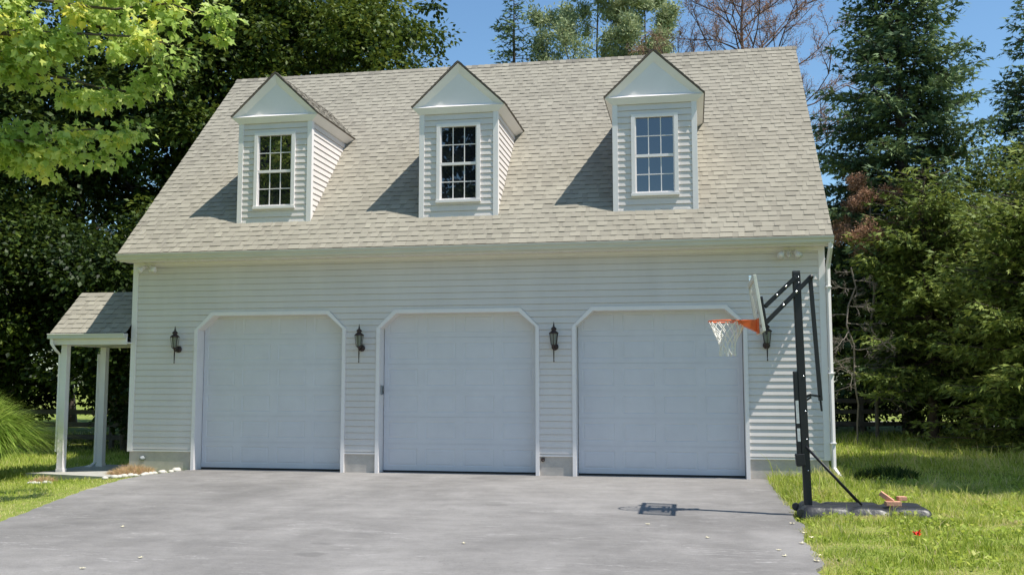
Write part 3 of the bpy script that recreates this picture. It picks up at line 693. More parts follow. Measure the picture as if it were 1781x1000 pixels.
b = B(); bbox_(b, .30, .34, hb, hb+.07, -.02, .01); bbox_(b, .25, .34, hb+.05, hb+.075, -.02, .01); b.build('clip', 'chrome', BB)
# rim
rc = Vector((10.96-11.87, 0, 2.39)); rr = .2286
b = B(); b.tube([rc+Vector((math.cos(a)*rr, math.sin(a)*rr, 0)) for a in [2*math.pi*i/36 for i in range(36)]], .0095, 8, closed=True)
b.add([V3(11.325, 2.405, -.09), V3(11.325, 2.405, .09), V3(11.030, 2.398, .17), V3(11.030, 2.398, -.17), V3(11.325, 2.250, -.07), V3(11.325, 2.250, .07)],
      [(0, 3, 2, 1), (0, 1, 5, 4), (0, 4, 3), (1, 2, 5), (3, 4, 5, 2)])
for y in (-.17, .17): b.tube([V3(11.240, 2.390, y*.6), V3(11.040, 2.390, y*1.05)], .008, 6)
b.add([V3(11.350, 2.420, -.10), V3(11.350, 2.420, .10), V3(11.350, 2.230, .10), V3(11.350, 2.230, -.10), V3(11.325, 2.420, -.10), V3(11.325, 2.420, .10), V3(11.325, 2.230, .10), V3(11.325, 2.230, -.10)],
      [(0, 1, 2, 3), (4, 7, 6, 5), (0, 4, 5, 1), (1, 5, 6, 2), (2, 6, 7, 3), (3, 7, 4, 0)])
RM = b.build('rim', 'orange', H)
b = B(); N = 12; rows = [(.226, 0), (.200, -.075), (.160, -.15), (.120, -.22), (.098, -.29), (.09, -.36), (.102, -.43)]
jit = {}
def NP(i, r):
    i %= 2*N
    if (i, r) not in jit:
        rad, z = rows[r]; a = math.pi*i/N; jit[(i, r)] = rc+Vector((math.cos(a)*rad+random.uniform(-.012, .012)*(r > 0), math.sin(a)*rad+random.uniform(-.012, .012)*(r > 0), z+random.uniform(-.012, .012)*(r > 0)))
    return jit[(i, r)]
for r in range(len(rows)-1):
    for i in range(N):
        k = 2*i+(r % 2)
        for s in (-1, 1): b.tube([NP(k, r), NP(k+s, r+1)], .006, 4, sm=False)
b.build('net', 'net', RM)
# base tray
b = B(); x0, x1, y0, y1 = -.10, 1.40, -.36, .36; nxx, nyy = 44, 20; z0 = .02
def tz(u, v):
    e = min(u, 1-u)*(x1-x0); f_ = min(v, 1-v)*(y1-y0); h = .130*(1-math.exp(-e*45))*(1-math.exp(-f_*40))
    rib = .008*(math.sin(u*13)*math.cos(v*7+u*3)); ch = -.03*math.exp(-((u-.30-.12*math.sin(v*6))*26)**2)-.03*math.exp(-((u-.66)*30)**2)-.022*math.exp(-((v-.55+.1*math.sin(u*6))*11)**2)
    return z0+max(0, h+(rib+ch)*min(1, h*9))
for j in range(nyy+1):
    for i in range(nxx+1): b.v.append((x0+(x1-x0)*i/nxx, y0+(y1-y0)*j/nyy, tz(i/nxx, j/nyy)))
for j in range(nyy):
    for i in range(nxx): k = j*(nxx+1)+i; b.f.append([k, k+1, k+nxx+2, k+nxx+1]); b.sm.append(True)
b.t = [.5]*len(b.v)
b.box(x0+.01, x1-.01, y0+.01, y1-.01, -.03, z0+.004)
base = b.build('base_tray', 'plastic', H)
for y in (-.30, .30): b = B(); b.tube([(-.10, y-.02, .07), (-.10, y+.02, .07)], .05, 16, sm=False); b.build('wheel', 'plastic', H, .004)
# bricks on the tray
for i, (x, y, z, rx, ry_, rz_, lab) in enumerate(((12.86, -4.52, .176, 0, 0, .12, 'orange brick lying flat on the black hoop base'),
        (12.80, -4.46, .240, 0, .62, -.25, 'brick leaning at a slant on the hoop base bricks'), (12.98, -4.42, .228, .0, -.02, .2, 'small pale brick lying at the right of the brick pile'))):
    b = B(); s = (.09, .045, .027) if i < 2 else (.05, .045, .024)
    b.box(-s[0], s[0], -s[1], s[1], -s[2], s[2]); o = b.build('brick', 'brick', None, .004); o.location = (x, y, z); o.rotation_euler = (rx, ry_, rz_)
    tag(o, lab, 'brick', 'bricks on the hoop base')

# ---------------------------------------------------------------- stones, fallen leaves
def stone(x, y, r, lab, grp):
    n1, n2 = 8, 6; vs = []; rnd = random.Random(int(x*991+y*77)); k = [rnd.uniform(.8, 1.25) for _ in range(3)]; ph = rnd.uniform(0, 6)
    b = B(); prof = []
    vs = [(0, 0, r*.62)]
    for j in range(1, n2):
        t = math.pi*j/n2
        for i in range(n1):
            a = 2*math.pi*i/n1+ph; q = 1+rnd.uniform(-.13, .13); vs.append((r*k[0]*math.sin(t)*math.cos(a)*q, r*k[1]*math.sin(t)*math.sin(a)*q, r*.62*math.cos(t)*q))
    vs.append((0, 0, -r*.62)); fs = []
    for i in range(n1): fs.append((0, 1+i, 1+(i+1) % n1)); fs.append((len(vs)-1, 1+(n2-2)*n1+(i+1) % n1, 1+(n2-2)*n1+i))
    for j in range(n2-2):
        for i in range(n1): fs.append((1+j*n1+i, 1+(j+1)*n1+i, 1+(j+1)*n1+(i+1) % n1, 1+j*n1+(i+1) % n1))
    b.add(vs, fs, None, True); o = b.build('stone', 'stone'); o.location = (x, y, float(gh(x, y))+r*.42+.0); tag(o, lab, 'stone', grp)
for i in range(13):
    t = i/12; x = .42+.56*t+.22*math.sin(t*3)*.3; y = -1.25+1.12*t
    x = np.interp(t, [0, .5, 1], [.50, .90, 1.05]); y = np.interp(t, [0, .5, 1], [-1.45, -1.0, -.35])
    stone(float(x)+random.uniform(-.03, .03), float(y)+random.uniform(-.03, .03), random.uniform(.045, .075), 'small pale stone edging the dry bed at the garage corner', 'stones edging the corner bed')
stone(1.12, -.22, .085, 'largest rounded pale stone at the driveway end of the bed edging', 'stones edging the corner bed')
for x, y, r in ((-.86, -1.62, .05), (-.74, -1.68, .06), (-.62, -1.72, .05), (-.50, -1.70, .06), (-.40, -1.74, .05)):
    stone(x, y, r, 'pale stone round the dry tuft in the left grass', 'stones round the left grass tuft')
def fallen(x, y, s, m, lab, z=None, nm='fallen_leaf', cat='leaf', grp=None, n=1):
    T, fs = MAPLE; b = B(); a = random.uniform(0, 6)
    for q in range(n):
        a += 1.7; vs = []
        for p in T:
            u, v = p[0]-.45, p[1]; zz = abs(p[2])*1.6+.10*(u*u+v*v)*2+.06*random.random()
            vs.append(((u*math.cos(a)-v*math.sin(a))*s, (u*math.sin(a)+v*math.cos(a))*s, zz*s*(1+q)))
        b.add(vs, fs)
    o = b.build(nm, m); o.location = (x, y, (float(gh(x, y)) if z is None else z)+.004); tag(o, lab, cat, grp)
for x, y, lab in ((10.64, -6.40, 'pale fallen leaf on the driveway, farthest of the right-hand leaves'), (11.31, -7.06, 'pale fallen leaf near the right driveway edge, upper one of a pair'),
        (11.34, -7.37, 'pale fallen leaf near the right driveway edge, lower one of a pair'), (4.13, -6.77, 'white fallen leaf on the left half of the driveway, farther one'),
        (5.41, -8.52, 'white fallen leaf on the left half of the driveway, nearer one'), (9.98, -5.54, 'tiny pale leaf on asphalt just below the hoop shadow'), (8.2, -7.2, 'lone small leaf near the middle of the driveway'), (5.2, -9.1, 'yellowish leaf at the bottom left of the driveway')):
    fallen(x, y, .055, 'fallen', lab, 0., grp='leaves fallen on the driveway')
fallen(12.65, -6.77, .09, 'red', 'bright red leaf lying in the grass at right', nm='red_leaf', n=3); bpy.data.objects['red_leaf'].location.z += .09
for x, y in ((11.62, -5.2), (11.68, -5.9), (11.58, -6.6), (11.66, -7.3), (11.6, -7.6), (11.72, -6.2)):
    fallen(x, y, .07, 'fallen', 'dry tan leaf caught along the right driveway edge', 0., grp='dry leaves at the driveway edge')

# ---------------------------------------------------------------- grass
def blades(name, X, Y_, h, wdt, lean, tint, m, z=None, parent=None):
    N = len(X); Z = gh(X, Y_)-.01 if z is None else z; a = RNG.uniform(0, 2*np.pi, N); la = RNG.uniform(0, 2*np.pi, N)
    s = np.stack([np.cos(a), np.sin(a), np.zeros(N)], 1)*(wdt/2)[:, None]; ld = np.stack([np.cos(la), np.sin(la), np.zeros(N)], 1)*(lean*h)[:, None]
    P = np.stack([X, Y_, Z], 1); up = np.array([[0, 0, 1.]])
    m1 = P+up*(h*.55)[:, None]+ld*.3; tp = P+up*(h*np.sqrt(np.clip(1-lean**2*.5, .2, 1)))[:, None]+ld
    Vv = np.stack([P-s, P+s, m1+s*.8, m1-s*.8, tp], 1).reshape(-1, 3); o = (np.arange(N)*5)[:, None]
    return npmesh(name, Vv, [o+np.array([[0, 1, 2, 3]]), o+np.array([[3, 2, 4]])], np.repeat(tint, 5), m, parent)
def patch(X, Y_, f=1.0, ph=0): return .5+.5*np.sin(X*1.7*f+2.1*np.sin(Y_*1.1*f+ph)+ph)*np.cos(Y_*1.4*f+1.3*np.sin(X*.9*f))
def region(n, xa, xb, ya, yb):
    return RNG.uniform(xa, xb, n), RNG.uniform(ya, yb, n)
def outside(X, Y_, gap=0.):
    ins = (X > left_edge(Y_)-gap) & (X < right_edge(Y_)+gap) & (Y_ < .3)
    bld = (X > -.02) & (X < W+.03) & (Y_ > 0) & (Y_ < YB)
    tray = (X > 11.80) & (X < 13.3) & (Y_ > -4.79) & (Y_ < -4.11)
    walk = (X > -1.8) & (X < 1.0) & (Y_ > -1.0) & (Y_ < 1.7) & (Y_ > -.62-(X+1.75)*.3)
    return ~(ins | bld | tray | walk)
XX, YY = [], []
for n, r in ((100000, (11.6, 17, -9.5, -1)), (26000, (11.6, 20, -1, 6)), (16000, (12.5, 26, 6, 14)), (7000, (11.5, 12.8, -3, -.0)), (3500, (11.75, 14.2, -5.3, -4.76))):
    x, y = region(n, *r); XX.append(x); YY.append(y)
X, Y_ = np.concatenate(XX), np.concatenate(YY); k = outside(X, Y_, -.06+RNG.uniform(0, .1, len(X))); X, Y_ = X[k], Y_[k]
dist = np.hypot(X-CAM[0], Y_-CAM[1]); p = patch(X, Y_, 1.3); p2 = patch(X, Y_, 3.1, 1.5)
tall = (X < 13.0) & (Y_ > -3.2) & (Y_ < .6)
h = (.045+.07*RNG.random(len(X))**1.4)*(.4+1.25*p2)*(1+.9*tall*RNG.random(len(X))); h = np.where(RNG.random(len(X)) < .03, h*2.0, h); h *= np.clip(dist/16, .8, 1.5)
wd = RNG.uniform(.005, .010, len(X))*np.clip(dist/13, 1, 2.4)
t = np.clip(.08+.38*p+.26*p2+RNG.normal(0, .2, len(X)), 0, 1); t = np.where(RNG.random(len(X)) < .05, .95, t); dry = (patch(X, Y_, 2.2, 4) > .70) & (Y_ < -3.5); t = np.where(dry, np.clip(t+.3, 0, 1), t); h = np.where(dry, h*.6, h)
tag(blades('grass', X, Y_, h, wd, RNG.uniform(.1, .9, len(X)), t, 'grass'), 'sunlit rough green grass on the right of the driveway', 'grass', kind='stuff')
# broad low weeds mixed in the right grass
n = 9000; X, Y_ = region(n, 11.7, 17, -9.5, 2); k = outside(X, Y_) & (patch(X, Y_, 2.4, .7) > .55); X, Y_ = X[k], Y_[k]; n = len(X)
az = RNG.uniform(0, 2*np.pi, n); el = RNG.uniform(.1, .9, n); ax = np.stack([np.cos(az)*np.cos(el), np.sin(az)*np.cos(el), np.sin(el)], 1)
o = foliage('weeds', np.stack([X, Y_, gh(X, Y_)+RNG.uniform(.01, .08, n)], 1), ax, np.tile([[0, 0, 1.]], (n, 1))+RNG.normal(0, .3, (n, 3)), RNG.uniform(.03, .07, n), np.clip(RNG.normal(.35, .15, n), 0, 1), DIAMOND, 'grass', None)
tag(o, 'broad-leaved weeds scattered low through the right lawn', 'weeds', kind='stuff')
XX, YY = [], []
for n, r in ((60000, (-5, 3.9, -9, 0)), (16000, (-8, 0, 0, 6)), (9000, (-16, 0, 6, 16))):
    x, y = region(n, *r); XX.append(x); YY.append(y)
X, Y_ = np.concatenate(XX), np.concatenate(YY); k = outside(X, Y_, -.05+RNG.uniform(0, .22, len(X))); X, Y_ = X[k], Y_[k]
dist = np.hypot(X-CAM[0], Y_-CAM[1]); p = patch(X, Y_, 1.1, 2); p2 = patch(X, Y_, 3.3, .5); ed = np.clip((left_edge(np.minimum(Y_, -.6))-X)/1.3, 0, 1)
h = (.035+.05*RNG.random(len(X))**1.5)*(.7+.6*p2)*(.45+.6*ed); h = np.where((Y_ > -1) & (X < .2), h*1.6, h)
t = np.clip(.22+.35*p+.2*p2+(1-ed)*.35+RNG.normal(0, .17, len(X)), 0, 1)
tag(blades('grass', X, Y_, h, RNG.uniform(.005, .010, len(X))*np.clip(dist/13, 1, 2), RNG.uniform(.1, .9, len(X)), t, 'grass'), 'green and yellowing grass on the left of the driveway', 'grass', kind='stuff')
# dry bed plant at the garage corner, small dry tuft at left
def tuft(x, y, rx, ryy, h, n, m, nm, lab, cat, tl=.5, lean=.9, wdt=.009):
    a = RNG.uniform(0, 2*np.pi, n); r = np.sqrt(RNG.random(n)); X = x+np.cos(a)*r*rx; Y2 = y+np.sin(a)*r*ryy
    o = blades(nm, X, Y2, h*RNG.uniform(.4, 1, n)*(1.1-.5*r), RNG.uniform(.6, 1.4, n)*wdt, RNG.uniform(.1, lean, n), np.clip(RNG.normal(tl, .25, n), 0, 1), m)
    return tag(o, lab, cat)
tuft(.50, -.72, .44, .26, .27, 3600, 'drygrass', 'dry_plant', 'low tan dried plant in the bed at the garage corner', 'dry plant', .6)
tuft(-.68, -1.5, .24, .14, .20, 700, 'drygrass', 'dry_tuft', 'small tan dried tuft in the left grass', 'dry plant', .6)
tuft(13.62, -.1, .5, .25, .30, 900, 'lm_shrub', 'weed_clump', 'dark leafy weed clump in the shaded grass behind the hoop', 'weed', .25, .9, .03)
# big ornamental grass at left: arching blades
def fountain(x, y, H_, R_, n):
    a = RNG.uniform(0, 2*np.pi, n); rr_ = RNG.random(n)**.7; base = np.stack([x+np.cos(a)*.35*rr_, y+np.sin(a)*.35*rr_, np.full(n, float(gh(x, y)))], 1)
    out = np.stack([np.cos(a+RNG.normal(0, .35, n)), np.sin(a+RNG.normal(0, .35, n)), np.zeros(n)], 1); K = 6
    reach = R_*(.25+.85*rr_)*RNG.uniform(.7, 1.1, n); hh = H_*RNG.uniform(.7, 1.08, n)*(1-.32*rr_); drop = RNG.uniform(.1, .75, n)*rr_
    side = np.cross(out, np.array([[0, 0, 1.]])); Vs = []
    for j in range(K):
        s = j/(K-1); c = base+out*(reach*(s**1.5))[:, None]; c[:, 2] += hh*(1-(1-s)**2)*(1-drop*s**3)
        wv = (.0085*(1-s**2)+.0008)
        Vs += [c-side*wv, c+side*wv]
    Vv = np.stack(Vs, 1).reshape(-1, 3); o = (np.arange(n)*2*K)[:, None]
    F = np.concatenate([o+np.array([[2*j, 2*j+1, 2*j+3, 2*j+2]]) for j in range(K-1)])
    ob = npmesh('ornamental_grass', Vv, [F], np.repeat(np.clip(RNG.normal(.5, .4, n), 0, 1), 2*K), 'fountain')
    tag(ob, 'big arching clump of green ornamental grass at the left edge', 'ornamental grass')
fountain(-2.62, -.9, 1.75, 1.25, 9000)

# ---------------------------------------------------------------- trees
def limb_path(p, q, n=6, sag=.3, wob=.12):
    p, q = np.array(p, float), np.array(q, float); L = np.linalg.norm(q-p); out = []
    for i in range(n+1):
        s = i/n; c = p+(q-p)*s; c[2] += sag*L*math.sin(s*math.pi); 
        if 0 < i < n: c += RNG.normal(0, wob*L/n, 3)
        out.append(c)
    return out
def path_segs(pts, r0, r1):
    n = len(pts)-1; return [(pts[i], r0+(r1-r0)*i/n, pts[i+1], r0+(r1-r0)*(i+1)/n) for i in range(n)]
def cluster_leaves(C, R, per, size, flat=.6, out_from=None, droop=.3):
    """C (n,3) cluster centres, R radii; leaves scattered in each; returns pos, axis, nrm, size, cluster idx"""
    n = len(C); idx = np.repeat(np.arange(n), per); N = len(idx)
    d = unit(RNG.normal(0, 1, (N, 3))); r = RNG.random(N)**.45; off = d*(r*R[idx])[:, None]; off[:, 2] *= flat
    pos = C[idx]+off; ax = unit(off+RNG.normal(0, .35, (N, 3))*R[idx][:, None]); ax[:, 2] -= droop; ax = unit(ax)
    nr = np.array([[0, 0, 1.]])+RNG.normal(0, .45, (N, 3))+d*.35
    return pos, ax, nr, size*RNG.uniform(.7, 1.25, N), idx
def deciduous(x, y, H_, R_, z0, ncl, per, leaf, label, mt='lm_dark', name='deciduous_tree', clr=(.5, 1.05), seed=0, tmpl=DIAMOND, tr=.28, shell=.55, tl=.42, group=None, squash=1., ry_=None, cat='tree'):
    T = empty(name, (x, y, float(gh(x, y))-.02), label, cat, group); ry_ = ry_ or R_
    zc = (z0+H_)/2; hz = (H_-z0)/2
    d = unit(RNG.normal(0, 1, (ncl, 3))); r = shell+(1-shell)*RNG.random(ncl); 
    lobes = 1+.16*np.sin(d[:, 0]*5+seed)+.14*np.sin(d[:, 1]*6+seed*2)+.12*np.sin(d[:, 2]*7+seed*3+d[:, 0]*4)
    wz = np.where(d[:, 2] < 0, 1-.15*np.abs(d[:, 2]), 1.)
    C = d*r[:, None]*lobes[:, None]*np.array([[R_, ry_, hz]])*wz[:, None]; C[:, 2] += zc
    Rr = RNG.uniform(*clr, ncl)
    pos, ax, nr, sz, idx = cluster_leaves(C, Rr, per, leaf, .55)
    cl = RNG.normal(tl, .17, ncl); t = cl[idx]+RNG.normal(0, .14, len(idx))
    foliage('crown', pos, ax, nr, sz, t, tmpl, mt, T)
    segs = path_segs(limb_path((0, 0, 0), (RNG.normal(0, .2), RNG.normal(0, .2), zc+hz*.5), 7, 0, .05), tr, tr*.3)
    for i in RNG.choice(ncl, min(ncl, 26), replace=False):
        zs = min(max(z0*.7, C[i][2]-np.hypot(C[i][0], C[i][1])*.8), zc+hz*.4); segs += path_segs(limb_path((0, 0, max(.8, zs)), C[i], 5, .06, .15), tr*.32, .02)
    segs_mesh('trunk', segs, 'bark', T, 7)
    return T
# dense deciduous trees behind and left of the garage
GD = 'deciduous trees behind the garage on the left'
deciduous(-11.5, 9, 15, 5.0, 1.2, 520, 130, .185, 'dark broadleaf tree at the far left behind the ornamental grass', seed=1, group=GD)
deciduous(-5.6, 13, 17.5, 5.2, 1.8, 560, 130, .185, 'tall dense broadleaf tree behind the garage, left of the roof', seed=2, group=GD)
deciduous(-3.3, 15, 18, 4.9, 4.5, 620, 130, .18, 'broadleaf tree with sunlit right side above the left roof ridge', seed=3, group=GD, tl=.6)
deciduous(-15, 20, 19, 6.5, 1, 380, 80, .22, 'large dark broadleaf tree farthest back on the left', seed=4, group=GD)
deciduous(-6, 24, 20, 6.0, 3, 330, 80, .22, 'tall shaded broadleaf tree behind the row on the left', seed=5, group=GD)
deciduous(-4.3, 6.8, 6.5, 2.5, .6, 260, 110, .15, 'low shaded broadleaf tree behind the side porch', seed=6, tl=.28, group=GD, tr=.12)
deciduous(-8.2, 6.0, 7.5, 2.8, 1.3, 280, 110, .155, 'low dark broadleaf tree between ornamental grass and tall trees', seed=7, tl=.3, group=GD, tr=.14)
for i, (x, y, hh) in enumerate(((-12, 12, 3.2), (-8, 14, 3.5), (-4.5, 11, 3), (-1.2, 11.5, 3.3), (-17, 15, 4), (-10.5, 18, 4.2), (-3, 18, 4))):
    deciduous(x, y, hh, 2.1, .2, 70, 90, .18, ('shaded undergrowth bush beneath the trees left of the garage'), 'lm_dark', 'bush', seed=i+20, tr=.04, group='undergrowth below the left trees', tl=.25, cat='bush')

def conifer(x, y, H_, R_, z0, label, mt='lm_spruce', dz=.34, nb=8, tuft_=.16, seed=0, droop=.35, dens=1., name='spruce_tree', pw=.85, group=None, tl=.42, tmpl=NEEDLE, irr=.18):
    T = empty(name, (x, y, float(gh(x, y))-.02), label, 'tree', group); rs = np.random.default_rng(seed+100)
    pos, ax, nr, sz, ti = [], [], [], [], []; segs = path_segs([np.array((0, 0, z)) for z in np.linspace(0, H_*.97, 9)], .02*H_, .015)
    z = z0
    while z < H_*.985:
        f = (z-z0)/(H_-z0); L0_ = R_*(1-f)**pw+.10
        for k in range(nb if f < .8 else 6):
            a = rs.uniform(0, 2*np.pi); L = L0_*rs.uniform(1-irr*2.2, 1+irr); up = .42*f+.05; zz = z+rs.uniform(-.2, .2)
            n = max(3, int(L/.14)); s = np.linspace(0, 1, n); dr = np.array([math.cos(a), math.sin(a), 0]); sd = np.array([-math.sin(a), math.cos(a), 0])
            pz = zz+L*(up*s-droop*s*(1.15-.62*s)); P = dr[None]*(L*s)[:, None]; P[:, 2] = pz
            segs += [(P[0], .03*L/3+.008, P[n//2], .018), (P[n//2], .018, P[-1], .005)]
            bt = rs.normal(0, .12)
            for i in range(1, n):
                si = s[i]
                if si < .22 and L > 1: continue
                tw = min(.75, .30*L)*(1.12-si)*rs.uniform(.6, 1.2)+.10
                for sg in (-1, 1):
                    m_ = max(2, int(tw/.085*dens)); u = np.linspace(.1, 1, m_); td = unit(dr*.62+sd*sg*.8+np.array([0, 0, -.12+rs.normal(0, .12)]))
                    q = P[i]+td[None]*(tw*u)[:, None]; q[:, 2] -= .25*tw*u*u
                    pos.append(q+rs.normal(0, .025, q.shape)); d_ = td[None]+rs.normal(0, .42, (m_, 3)); ax.append(d_); nr.append(rs.normal(0, .6, (m_, 3))+np.array([[0, 0, 1.]]))
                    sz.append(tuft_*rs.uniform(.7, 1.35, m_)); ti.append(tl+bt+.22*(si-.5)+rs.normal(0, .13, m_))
        z += dz*(1-.35*f)
    foliage('crown', np.concatenate(pos), np.concatenate(ax), np.concatenate(nr), np.concatenate(sz), np.concatenate(ti), tmpl, mt, T)
    segs_mesh('trunk', segs, 'bark', T, 5)
    return T
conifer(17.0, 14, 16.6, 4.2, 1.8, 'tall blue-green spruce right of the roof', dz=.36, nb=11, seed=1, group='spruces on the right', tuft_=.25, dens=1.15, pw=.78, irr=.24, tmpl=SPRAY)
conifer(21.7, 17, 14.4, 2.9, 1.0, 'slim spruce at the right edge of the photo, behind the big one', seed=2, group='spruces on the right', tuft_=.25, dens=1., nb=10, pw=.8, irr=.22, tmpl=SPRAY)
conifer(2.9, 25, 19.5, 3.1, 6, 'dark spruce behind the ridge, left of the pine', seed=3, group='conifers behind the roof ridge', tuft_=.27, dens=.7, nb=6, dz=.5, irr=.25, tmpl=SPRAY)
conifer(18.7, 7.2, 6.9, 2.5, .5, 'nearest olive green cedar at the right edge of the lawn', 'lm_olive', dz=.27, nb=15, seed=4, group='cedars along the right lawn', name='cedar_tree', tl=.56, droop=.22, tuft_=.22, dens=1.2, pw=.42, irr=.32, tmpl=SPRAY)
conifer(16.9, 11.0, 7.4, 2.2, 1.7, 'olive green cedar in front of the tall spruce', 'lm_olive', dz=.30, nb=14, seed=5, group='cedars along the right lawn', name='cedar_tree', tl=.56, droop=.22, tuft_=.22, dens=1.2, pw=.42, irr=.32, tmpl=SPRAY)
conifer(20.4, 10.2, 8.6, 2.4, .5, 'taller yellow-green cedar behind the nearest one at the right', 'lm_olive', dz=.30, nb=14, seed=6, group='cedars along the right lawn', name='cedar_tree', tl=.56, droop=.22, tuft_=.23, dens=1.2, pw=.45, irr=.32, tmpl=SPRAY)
# broadleaf and shrubs on the right
GR = 'broadleaf trees on the right'
deciduous(19.8, 13.5, 8.2, 2.7, 1.0, 230, 80, .13, 'bright yellow-green broadleaf tree between the cedars at right', 'lm_shrub', seed=11, group=GR, tr=.12, tl=.55)
deciduous(15.8, 16.5, 6.6, 2.4, 1.7, 210, 80, .15, 'shaded broadleaf tree just right of the garage corner', 'lm_dark', seed=12, group=GR, tr=.12)
deciduous(18.6, 19, 8.5, 3.4, 1.5, 260, 80, .18, 'dark broadleaf tree behind the spruce and cedars', 'lm_dark', seed=13, group=GR, tr=.15)
deciduous(24, 14, 11, 3.6, .5, 260, 80, .18, 'broad green tree beyond the right edge cedars', 'lm_dark', seed=14, group=GR, tr=.18)
deciduous(13.4, 22, 5.0, 2.2, 1.7, 120, 70, .17, 'low dark tree seen past the garage corner', 'lm_dark', seed=15, group=GR, tr=.1)
for i, (x, y, hh, r) in enumerate(((17.3, 12.8, 2.2, 1.2), (16.0, 16.2, 2.4, 1.3), (14.9, 18.6, 1.9, 1.0), (18.8, 12.5, 2.6, 1.5), (21.0, 13.2, 2.8, 1.7))):
    deciduous(x, y, hh, r, .1, 50, 60, .13, 'shaded bush at the back of the right lawn', 'lm_dark', 'bush', seed=i+40, tr=.04, group='bushes at the back of the right lawn', tl=.3, cat='bush')
deciduous(20.3, .3, 13.0, 2.9, 4.6, 420, 150, .22, 'broadleaf tree outside the right of the view shading the lawn', seed=16, tr=.13, ry_=3.0)

deciduous(25.0, 4.0, 13, 3.4, 1.0, 220, 90, .24, 'added tree east of the lawn, outside the view, blocking sky light, farther from the driveway', seed=17, tr=.2)  # unseen tree added to cut sky light on the right lawn and siding
deciduous(24.5, -7.0, 13, 3.4, 1.0, 220, 90, .24, 'added tree east of the lawn, outside the view, blocking sky light, nearer the viewer', seed=18, tr=.2)  # second added tree, likewise out of view, holding back skylight
# branching skeleton for bare trees and pines
def skeleton(H_, z0, n1, L1, up, seed, depth=3, r0=.2, kink=.25, sub=7, pw=.7):
    rs = np.random.default_rng(seed); segs = []; tips = []
    tk = [np.array((rs.normal(0, .05)*i*.3, rs.normal(0, .05)*i*.3, H_*i/9)) for i in range(10)]; segs += path_segs(tk, r0, .02)
    def grow(p, d, L, r, dep):
        n = 6; q = p.copy(); pts = [q.copy()]
        for i in range(n):
            d = unit(d+rs.normal(0, kink*.5, 3)+np.array((0, 0, up*.12))); q = q+d*L/n; pts.append(q.copy())
            if dep > 0 and i >= 1:
                for _ in range(sub//4+(rs.random() < .6)):
                    s = unit(np.cross(d, rs.normal(0, 1, 3))); grow(q, unit(d*.75+s*.75), L*rs.uniform(.28, .5)*(1-.4*i/n), r*.45, dep-1)
        segs.extend(path_segs(pts, r, max(.004, r*.25)))
        tips.append((pts[-1], d)); 
        if dep <= 1: tips.extend((pts[j], d) for j in (2, 3, 4, 5))
    for k in range(n1):
        f = (k+.5)/n1; z = z0+(H_-z0)*f; a = k*2.4+rs.uniform(-.5, .5); L = L1*(1-f)**pw*rs.uniform(.75, 1.15)+.3
        q9 = z/H_*9; i9 = min(8, int(q9)); p = tk[i9]+(tk[i9+1]-tk[i9])*(q9-i9); grow(p, unit(np.array((math.cos(a), math.sin(a), up))), L, r0*.30*(1-f)+.012, depth-1)
    return segs, tips
def bare(x, y, H_, z0, n1, L1, up, seed, label, mt='deadbark', leafy=None, name='bare_tree', r0=.2, needles=0, depth=3, nsz=.10, lm='lm_dead', group=None, pw=.7):
    T = empty(name, (x, y, float(gh(x, y))-.02), label, 'tree', group); segs, tips = skeleton(H_, z0, n1, L1, up, seed, depth, r0, pw=pw)
    segs_mesh('trunk', segs, mt, T, 5)
    if needles:
        C = np.array([t[0] for t in tips]); D = np.array([t[1] for t in tips]); idx = np.repeat(np.arange(len(C)), needles); N = len(idx)
        pos = C[idx]+RNG.normal(0, nsz*.9, (N, 3)); ax = D[idx]*.6+RNG.normal(0, .6, (N, 3)); ct = RNG.normal(.45, .16, len(C))
        foliage('crown', pos, ax, RNG.normal(0, 1, (N, 3)), nsz*RNG.uniform(.7, 1.4, N), ct[idx]+RNG.normal(0, .12, N), NEEDLE, lm, T)
    return T
bare(12.75, 20.5, 19.5, 9.0, 46, 4.1, .55, 3, 'dead leafless tree with fine reddish twigs behind the ridge', needles=5, nsz=.055, depth=3, r0=.17, pw=.35)
bare(6.7, 25, 21, 10, 22, 3.9, .35, 8, 'open crowned pine with visible trunk behind the ridge', 'bark', name='pine_tree', needles=7, nsz=.17, lm='lm_pine', depth=3, r0=.13, group='conifers behind the roof ridge')
bare(8.8, 26, 19.5, 10, 18, 2.9, .35, 9, 'second sparse pine standing right beside the first behind the ridge', 'bark', name='pine_tree', needles=7, nsz=.17, lm='lm_pine', depth=3, r0=.13, group='conifers behind the roof ridge')
bare(14.7, 9.6, 4.6, 1.2, 15, 1.3, -.05, 12, 'small dead tree with pale grey twigs beside the garage corner', 'greytwig', depth=3, r0=.028)
bare(15.6, 11.9, 7.4, 5.2, 10, 1.7, -.05, 15, 'dead tree with rusty brown needles in front of the tall spruce', 'greytwig', needles=6, nsz=.07, depth=3, r0=.06)
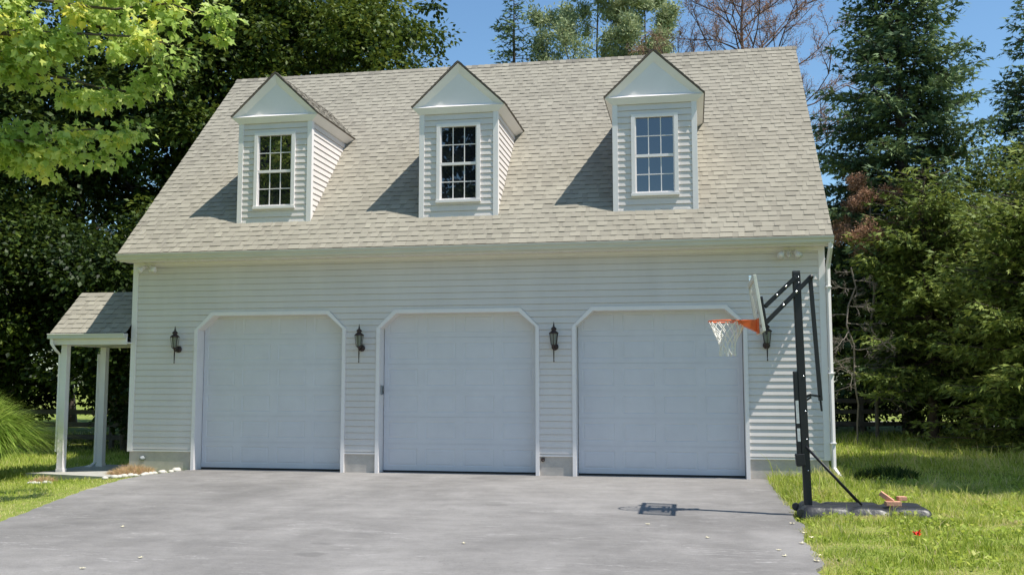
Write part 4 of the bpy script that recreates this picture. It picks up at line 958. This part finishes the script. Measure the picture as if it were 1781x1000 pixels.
# big maple hanging in from the left, in front of the garage
MT = empty('maple_tree', (-3.2, -5.8, float(gh(-3.2, -5.8))), 'bright green maple whose branches hang in at the upper left', 'tree')
mx, my, mz = MT.location
segs = path_segs(limb_path((0, 0, 0), (.2, .1, 9.5), 8, 0, .06), .26, .07); C, Rr = [], []
ends = [(3.91, -4.61, 6.76), (3.52, -4.84, 6.31), (2.78, -4.38, 6.71), (2.95, -4.61, 5.74), (2.58, -4.50, 5.14), (2.07, -4.72, 4.98), (0.98, -4.61, 5.06), (0.42, -4.84, 5.68), (1.89, -5.18, 6.48), (1.10, -5.06, 6.31), (3.01, -5.40, 7.39), (2.12, -4.04, 7.50), (3.80, -3.81, 7.73), (3.12, -6.31, 8.18), (1.32, -3.36, 8.07), (2.67, -4.50, 8.75), (0.19, -3.93, 7.16), (-0.04, -4.72, 4.89)]
for e in ends:
    e = np.array(e)-np.array((mx, my, mz)); s0 = np.array((.1, .05, max(2.4, e[2]-1.9+.5*RNG.random()))); pth = limb_path(s0, e, 10, .13, .10); segs += path_segs(pth, .06, .008)
    for i in range(5, 11):
        for _ in range(3):
            c = pth[i]+RNG.normal(0, .13, 3); c[2] -= .02+.16*RNG.random(); C.append(c); Rr.append(RNG.uniform(.15, .31))
n2 = 190; d = unit(RNG.normal(0, 1, (n2, 3))); d[:, 0] = np.where(d[:, 0] > .3, -d[:, 0], d[:, 0]); cc = d*(.5+.5*RNG.random(n2))[:, None]*np.array([[4.6, 5.0, 3.2]])+np.array([[0, 0, 8.2]])
C = np.concatenate([np.array(C), cc]); Rr = np.concatenate([np.array(Rr), RNG.uniform(.5, .85, n2)])
for i in range(0, n2, 8): segs += path_segs(limb_path((.1, 0, min(8.5, max(3, cc[i][2]-1.5))), cc[i], 6, .08, .1), .06, .01)
per = 46; pos, ax, nr, sz, idx = cluster_leaves(C, Rr, per, .118, .7, droop=.6)
foliage('crown', pos, ax, nr*.6+np.array([[.75, -.35, .1]])+RNG.normal(0, .4, nr.shape), sz, RNG.normal(.5, .15, len(C))[idx]+RNG.normal(0, .17, len(idx)), MAPLE, 'lm_maple', MT)
segs_mesh('trunk', segs, 'bark', MT, 7)
# trees behind the photographer, mirrored in the dormer panes
deciduous(-3.0, -30, 22, 6, 2, 300, 100, .34, 'tall broadleaf tree across from the garage, behind the viewer', seed=31, tl=-.1, group='trees across from the garage')
deciduous(-13, -26, 20, 6, 2, 300, 100, .34, 'broad tree across from the garage, far to the left', seed=32, tl=-.1, group='trees across from the garage')

# ---------------------------------------------------------------- rail fences
def fence(pts, lab):
    x0, y0 = pts[0]; T = empty('rail_fence', (x0, y0, float(gh(x0, y0))), lab, 'fence', 'dark rail fences behind the lawn'); P = []
    for (a, b_), (c, d) in zip(pts, pts[1:]):
        n = max(1, round(math.hypot(c-a, d-b_)/2.4)); P += [(a+(c-a)*i/n, b_+(d-b_)*i/n) for i in range(n)]
    P.append(pts[-1])
    for x, y in P:
        b = B(); z = float(gh(x, y)-gh(x0, y0)); b.box(x-x0-.06, x-x0+.06, y-y0-.05, y-y0+.05, z-.2, z+1.12); b.build('post', 'fence', T, .01)
    for (a, b_), (c, d) in zip(P, P[1:]):
        for hh in (.32, .66, 1.0):
            q = B(); q.bar((a-x0, b_-y0-.06, hh+random.uniform(-.02, .02)), (c-x0, d-y0-.06, hh+random.uniform(-.02, .02)), .035, .13); q.build('rail', 'fence', T, .008)
fence([(-16, 7.2), (-8, 7.6), (0, 8.2)], 'dark three rail fence in shade left of the garage')
fence([(13.2, 13.3), (20, 14.2), (27, 14.6)], 'dark three rail fence below the trees right of the garage')
